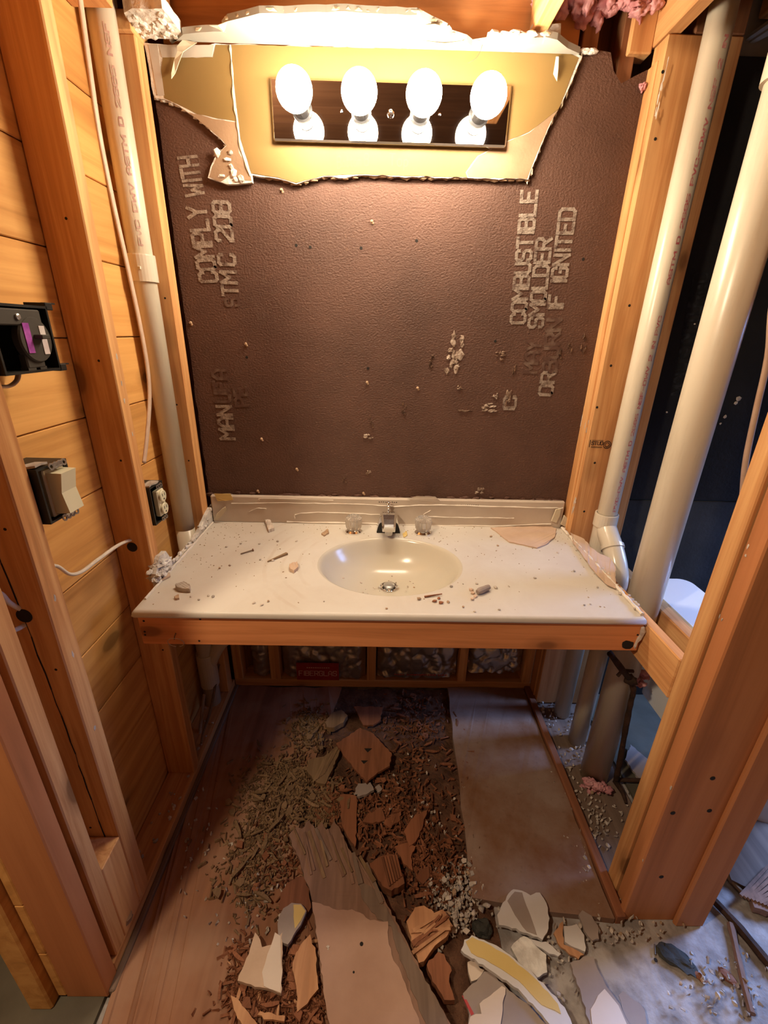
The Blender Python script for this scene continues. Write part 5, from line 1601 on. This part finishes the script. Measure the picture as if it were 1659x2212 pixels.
# splintered ends of the pale block
R = rnd(6)
for k in range(12):
    par = made['splintered pale pine block on the right of the plank']
    a = on(886 + R.uniform(0, 20), 2040 + R.uniform(-30, 20), 'z', .040)
    b = on(950 + R.uniform(-20, 28), 1985 + R.uniform(-20, 30), 'z', .046)
    bm = B(); bar(bm, a, b, R.uniform(.004, .008), R.uniform(.003, .006), taper=R.uniform(.3, .8)); obj('splinter', bm, R.choice((PINEWOOD, RUSTWOOD)), par)
par = made['grooved weathered wood chunk left of the plywood fragment']
for k in range(7):
    a = on(676 + k * 4, 1690 - k * 3, 'z', .022); b = on(700 + k * 5, 1640 - k * 4, 'z', .028)
    bm = B(); bar(bm, a, b, .005, .004, taper=.8); obj('fibre_ridge', bm, OLIVEWOOD, par)
par = made['dark rotten board with deep grooves at the right edge']
for k in range(8):
    a = on(1600 + k * 8, 1935 + k * 3, 'z', .022); b = on(1668 + k * 4, 1862 + k * 14, 'z', .030)
    bm = B(); bar(bm, a, b, .008, .008, taper=.7); obj('fibre_ridge', bm, PLANK, par)
par = made['blocky reddish rotten wood piece against the plank edge']
for k in range(6):
    a = on(826 + k * 6, 1852 - k * 1, 'z', .041); b = on(842 + k * 5, 1914 - k * 4, 'z', .040)
    bm = B(); bar(bm, a, b, .005, .005, taper=.9); obj('fibre_ridge', bm, RUSTWOOD, par)

# stones
for lab, px, s, hgt in (('round dark stone beside the curved yellow strip', (1042, 2004), (.050, .042), .034), ('flat dark stone on the concrete in front of the jamb', (1462, 2068), (.085, .050), .020),
                        ('small brown pebble near the flat dark stone', (1512, 2110), (.030, .016), .012), ('small dark slate flake right of the pebbles', (1572, 2108), (.042, .022), .010)):
    p = on(*px, 'z', hgt * .35 - .008)
    bm = B(); vs = rock(bm, (0, 0, 0), (s[0], s[1], hgt), px[0], 3, .35)
    rot = Matrix.Rotation(-.6 if s[0] > .06 else -.9, 3, 'Z') if px[0] > 1100 else Matrix.Identity(3)
    for v in bm.verts:
        v.co = rot @ v.co + Vector((p.x, p.y, hgt * .42 - .010))
    tag(obj('stone', bm, STONE if 'pebble' not in lab else RUSTWOOD), lab, 'stone')
# sticks
for lab, pts, r, mt in (('long dark split stick running diagonally at the right edge', [(1528, 1930), (1570, 1974), (1610, 2020), (1659, 2080), (1690, 2120)], .011, RUST),
                        ('thin brown stick lying toward the viewer at lower right', [(1578, 1996), (1592, 2060), (1608, 2130), (1624, 2190)], .008, PLANK),
                        ('pale thin sliver under the long dark stick', [(1560, 1880), (1600, 1924), (1640, 1958), (1690, 1990)], .007, OLIVEWOOD)):
    q = smooth_path([on(*p, 'z', r - .008) for p in pts], 4)
    bm = B(); tube(bm, q, [r * (1 + .3 * noise.noise(v * 30)) for v in q], 7); tag(obj('stick', bm, mt), lab, 'stick')
p = on(1415, 2065, 'z', -.006)
nb = thing('nail', 'bent nail standing on the concrete before the jamb', 'nail', p)
bm = B(); tube(bm, [on(1414, 2040, 'z', -.002), on(1415, 2062, 'z', -.004)], .002, 6); obj('shank', bm, NAILM, nb)
bm = B(); lathe(bm, [(.004, 0), (.004, .002), (0, .002)], on(1416, 2074, 'z', -.008), (0, 0, 1), 8); obj('head', bm, HOLE, nb)

# splinters, chips and crumbs, one by one
R = rnd(101)


def splinter_mesh(seed, mat, w, t):
    R = rnd(seed)
    bm = B()
    pts = [(-.5, R.uniform(-.04, .04)), (-.15, R.uniform(-.06, .06)), (.2, R.uniform(-.06, .06)), (.5, R.uniform(-.04, .04))]
    ws = [R.uniform(.3, .9), 1, R.uniform(.8, 1.1), R.uniform(.1, .6)]
    secs = []
    for (x, y), k in zip(pts, ws):
        secs.append([bm.verts.new((x, y + a * w * k / 2, t / 2 + b * t * k / 2)) for a, b in ((-1, -1), (1, -1), (1, 1), (-1, 1))])
    for a, b in zip(secs, secs[1:]):
        for k in range(4):
            bm.faces.new((a[k], a[(k + 1) % 4], b[(k + 1) % 4], b[k]))
    bm.faces.new(list(reversed(secs[0]))); bm.faces.new(secs[-1])
    bmesh.ops.recalc_face_normals(bm, faces=bm.faces)
    me = bpy.data.meshes.new('splinter'); bm.to_mesh(me); bm.free(); me.materials.append(mat)
    return me


def flake_mesh(seed, mat):
    R = rnd(seed)
    n = R.randint(4, 6)
    pts = [Vector((math.cos(k / n * math.tau) * R.uniform(.3, .6), math.sin(k / n * math.tau) * R.uniform(.25, .5), .22)) for k in range(n)]
    bm = B(); slab(bm, pts, (0, 0, -.22)); bmesh.ops.recalc_face_normals(bm, faces=bm.faces)
    me = bpy.data.meshes.new('flake'); bm.to_mesh(me); bm.free(); me.materials.append(mat)
    return me


SO = [splinter_mesh(k, OLIVEWOOD, .16, .10) for k in range(6)]
SR = [splinter_mesh(k + 9, RUSTWOOD, .2, .11) for k in range(6)]
SP = [splinter_mesh(k + 19, PINEWOOD if k < 2 else RUSTWOOD, .2, .12) for k in range(5)]
FR = [flake_mesh(k, RUSTWOOD) for k in range(5)]
FO = [flake_mesh(k + 7, OLIVEWOOD) for k in range(4)]
FC = [flake_mesh(k + 13, CRUMB) for k in range(5)]
FG = []
for k in range(5):
    bm = B(); rock(bm, (0, 0, .28), (.9, .75, .6), k * 5 + 2, 1, .8); me = bpy.data.meshes.new('crumb'); bm.to_mesh(me); bm.free(); me.materials.append(CRUMB if k < 4 else CRUMBTAN); FG.append(me)


def in_blob(blobs):
    cx, cy, sx, sy = R.choice(blobs)
    return cx + R.gauss(0, 1) * sx, cy + R.gauss(0, 1) * sy


def strew(n, blobs, meshes, name, label, cat, group, lmin, lmax, zmax, ang=None, tilt=.25):
    k = 0
    while k < n:
        px, py = in_blob(blobs)
        if not (460 < px < 1640 and 1500 < py < 2211):
            continue
        p = on(px, py, 'z', 0.0)
        if p.y > -.01 or (p.x < -.615 and p.y > -.95):
            continue
        p.z = .002 + R.random() ** 2 * zmax
        a = R.uniform(0, 6.28) if ang is None else R.gauss(ang, .5)
        s = R.uniform(lmin, lmax)
        scatter(name, R.choice(meshes), p, a, s, label, cat, group, tilt, R)
        k += 1


olive_blobs = [(600, 1690, 40, 30), (640, 1740, 45, 45), (570, 1780, 35, 45), (640, 1690, 35, 30), (670, 1580, 22, 28), (540, 1880, 40, 50), (700, 1740, 25, 30)]
strew(120, olive_blobs, SO, 'wood_splinter', 'dusty olive wood splinter in the heap left of the broken plank', 'splinter', 'olive splinters left of the plank', .016, .062, .020)
strew(34, olive_blobs, FO, 'wood_flake', 'dusty olive wood flake in the heap left of the broken plank', 'flake', 'olive flakes left of the plank', .012, .032, .016)
rust_blobs = [(850, 1790, 55, 45), (880, 1620, 50, 60), (900, 1560, 40, 40), (900, 1850, 45, 45), (800, 1750, 50, 30), (940, 1880, 35, 40), (720, 1740, 20, 25), (870, 1720, 60, 40), (620, 1860, 35, 40)]
strew(80, rust_blobs, SR, 'wood_splinter', 'rust coloured rotten splinter in the pile right of the plank', 'splinter', 'rust splinters right of the plank', .014, .046, .012)
strew(46, rust_blobs, FR, 'wood_flake', 'rust coloured rotten flake in the pile right of the plank', 'flake', 'rust flakes right of the plank', .012, .032, .012)
near_blobs = [(620, 2170, 50, 28), (560, 2170, 40, 25), (640, 2100, 25, 40), (668, 2190, 16, 22), (520, 2110, 18, 40)]
strew(70, near_blobs, SP, 'wood_splinter', 'tan wood splinter in the pile at the lower left of the plank', 'splinter', 'tan splinters at lower left', .012, .040, .014)
strew(26, near_blobs, FR, 'wood_flake', 'brown wood flake in the pile at the lower left of the plank', 'flake', 'brown flakes at lower left', .016, .036, .014)
crumb_blobs = [(960, 1920, 25, 20), (1000, 1900, 22, 22), (1010, 1950, 28, 28), (985, 1975, 20, 25), (960, 1990, 25, 25)]
strew(70, crumb_blobs, FG + FC, 'plaster_crumb', 'white plaster crumb in the patch between plank and plywood panel', 'crumb', 'plaster crumbs by the plywood corner', .008, .021, .010)
wide_blobs = [(1180, 2110, 40, 45), (1330, 2010, 60, 22), (900, 1760, 60, 60), (1290, 1760, 25, 30), (1240, 1650, 20, 40), (1200, 1540, 30, 20), (1270, 1830, 20, 40), (400, 1780, 60, 60), (560, 1950, 60, 60), (1560, 2130, 60, 40)]
strew(90, wide_blobs, FG, 'plaster_crumb', 'small pale plaster crumb scattered over the floor', 'crumb', 'plaster crumbs on the floor', .006, .017, .003)
# crumbs on the left sole plate
for k in range(34):
    p = Vector((R.uniform(XB + .012, XL - .008), R.choice((R.uniform(-.735, -.43), R.uniform(-.735, -.43), R.uniform(-.37, -.08))), .038))
    scatter('plaster_crumb', R.choice(FG), p, R.uniform(0, 6), R.uniform(.006, .018), 'plaster crumb lying on the left sole plate between studs', 'crumb', 'plaster crumbs on the sole plate', .2, R)
lump('paper_wad', 'crumpled brown paper wad at the foot of the near left stud', 'paper', [((-.66 + d, -.815 + e, .058), (.034, .036, .030)) for d, e in ((-.02, 0), (.0, .01), (.012, -.012))], TANPAPER)

# fine litter nobody could count
bm = B()


def grit(n, blobs, lo, hi, z=0.0, long=1.0):
    k = 0
    while k < n:
        px, py = in_blob(blobs)
        if not (380 < px < 1659 and 1495 < py < 2230):
            continue
        p = on(px, py, 'z', z)
        k += 1
        if p.y > -.01 or p.x < -.615:
            continue
        s = R.uniform(lo, hi)
        vs = bmesh.ops.create_cube(bm, size=s)['verts']
        ro = Matrix.Rotation(R.uniform(0, 6.3), 3, 'Z') @ Matrix.Rotation(R.uniform(-.4, .4), 3, 'X') @ Matrix.Diagonal((R.uniform(1, 1 + 4 * long), R.uniform(.5, 1), R.uniform(.3, .7))).to_3x3()
        for v in vs:
            v.co = ro @ v.co + Vector((p.x, p.y, .002 + R.random() ** 2 * .012))


grit(2600, olive_blobs, .002, .006)
obj_o = tag(obj('wood_litter', bm, OLIVEWOOD, origin=(-.3, -.6, 0)), 'fine dusty wood litter left of the broken plank', 'litter', kind='stuff')
bm = B()
grit(2800, rust_blobs + near_blobs, .002, .007)
tag(obj('wood_litter', bm, RUSTWOOD, origin=(.1, -.6, 0)), 'fine rust coloured wood litter around the broken plank', 'litter', kind='stuff')
bm = B()
grit(900, crumb_blobs + wide_blobs, .0025, .006, long=.3)
tag(obj('plaster_grit', bm, CRUMB, origin=(.4, -.8, 0)), 'fine pale plaster grit over the floor', 'grit', kind='stuff')
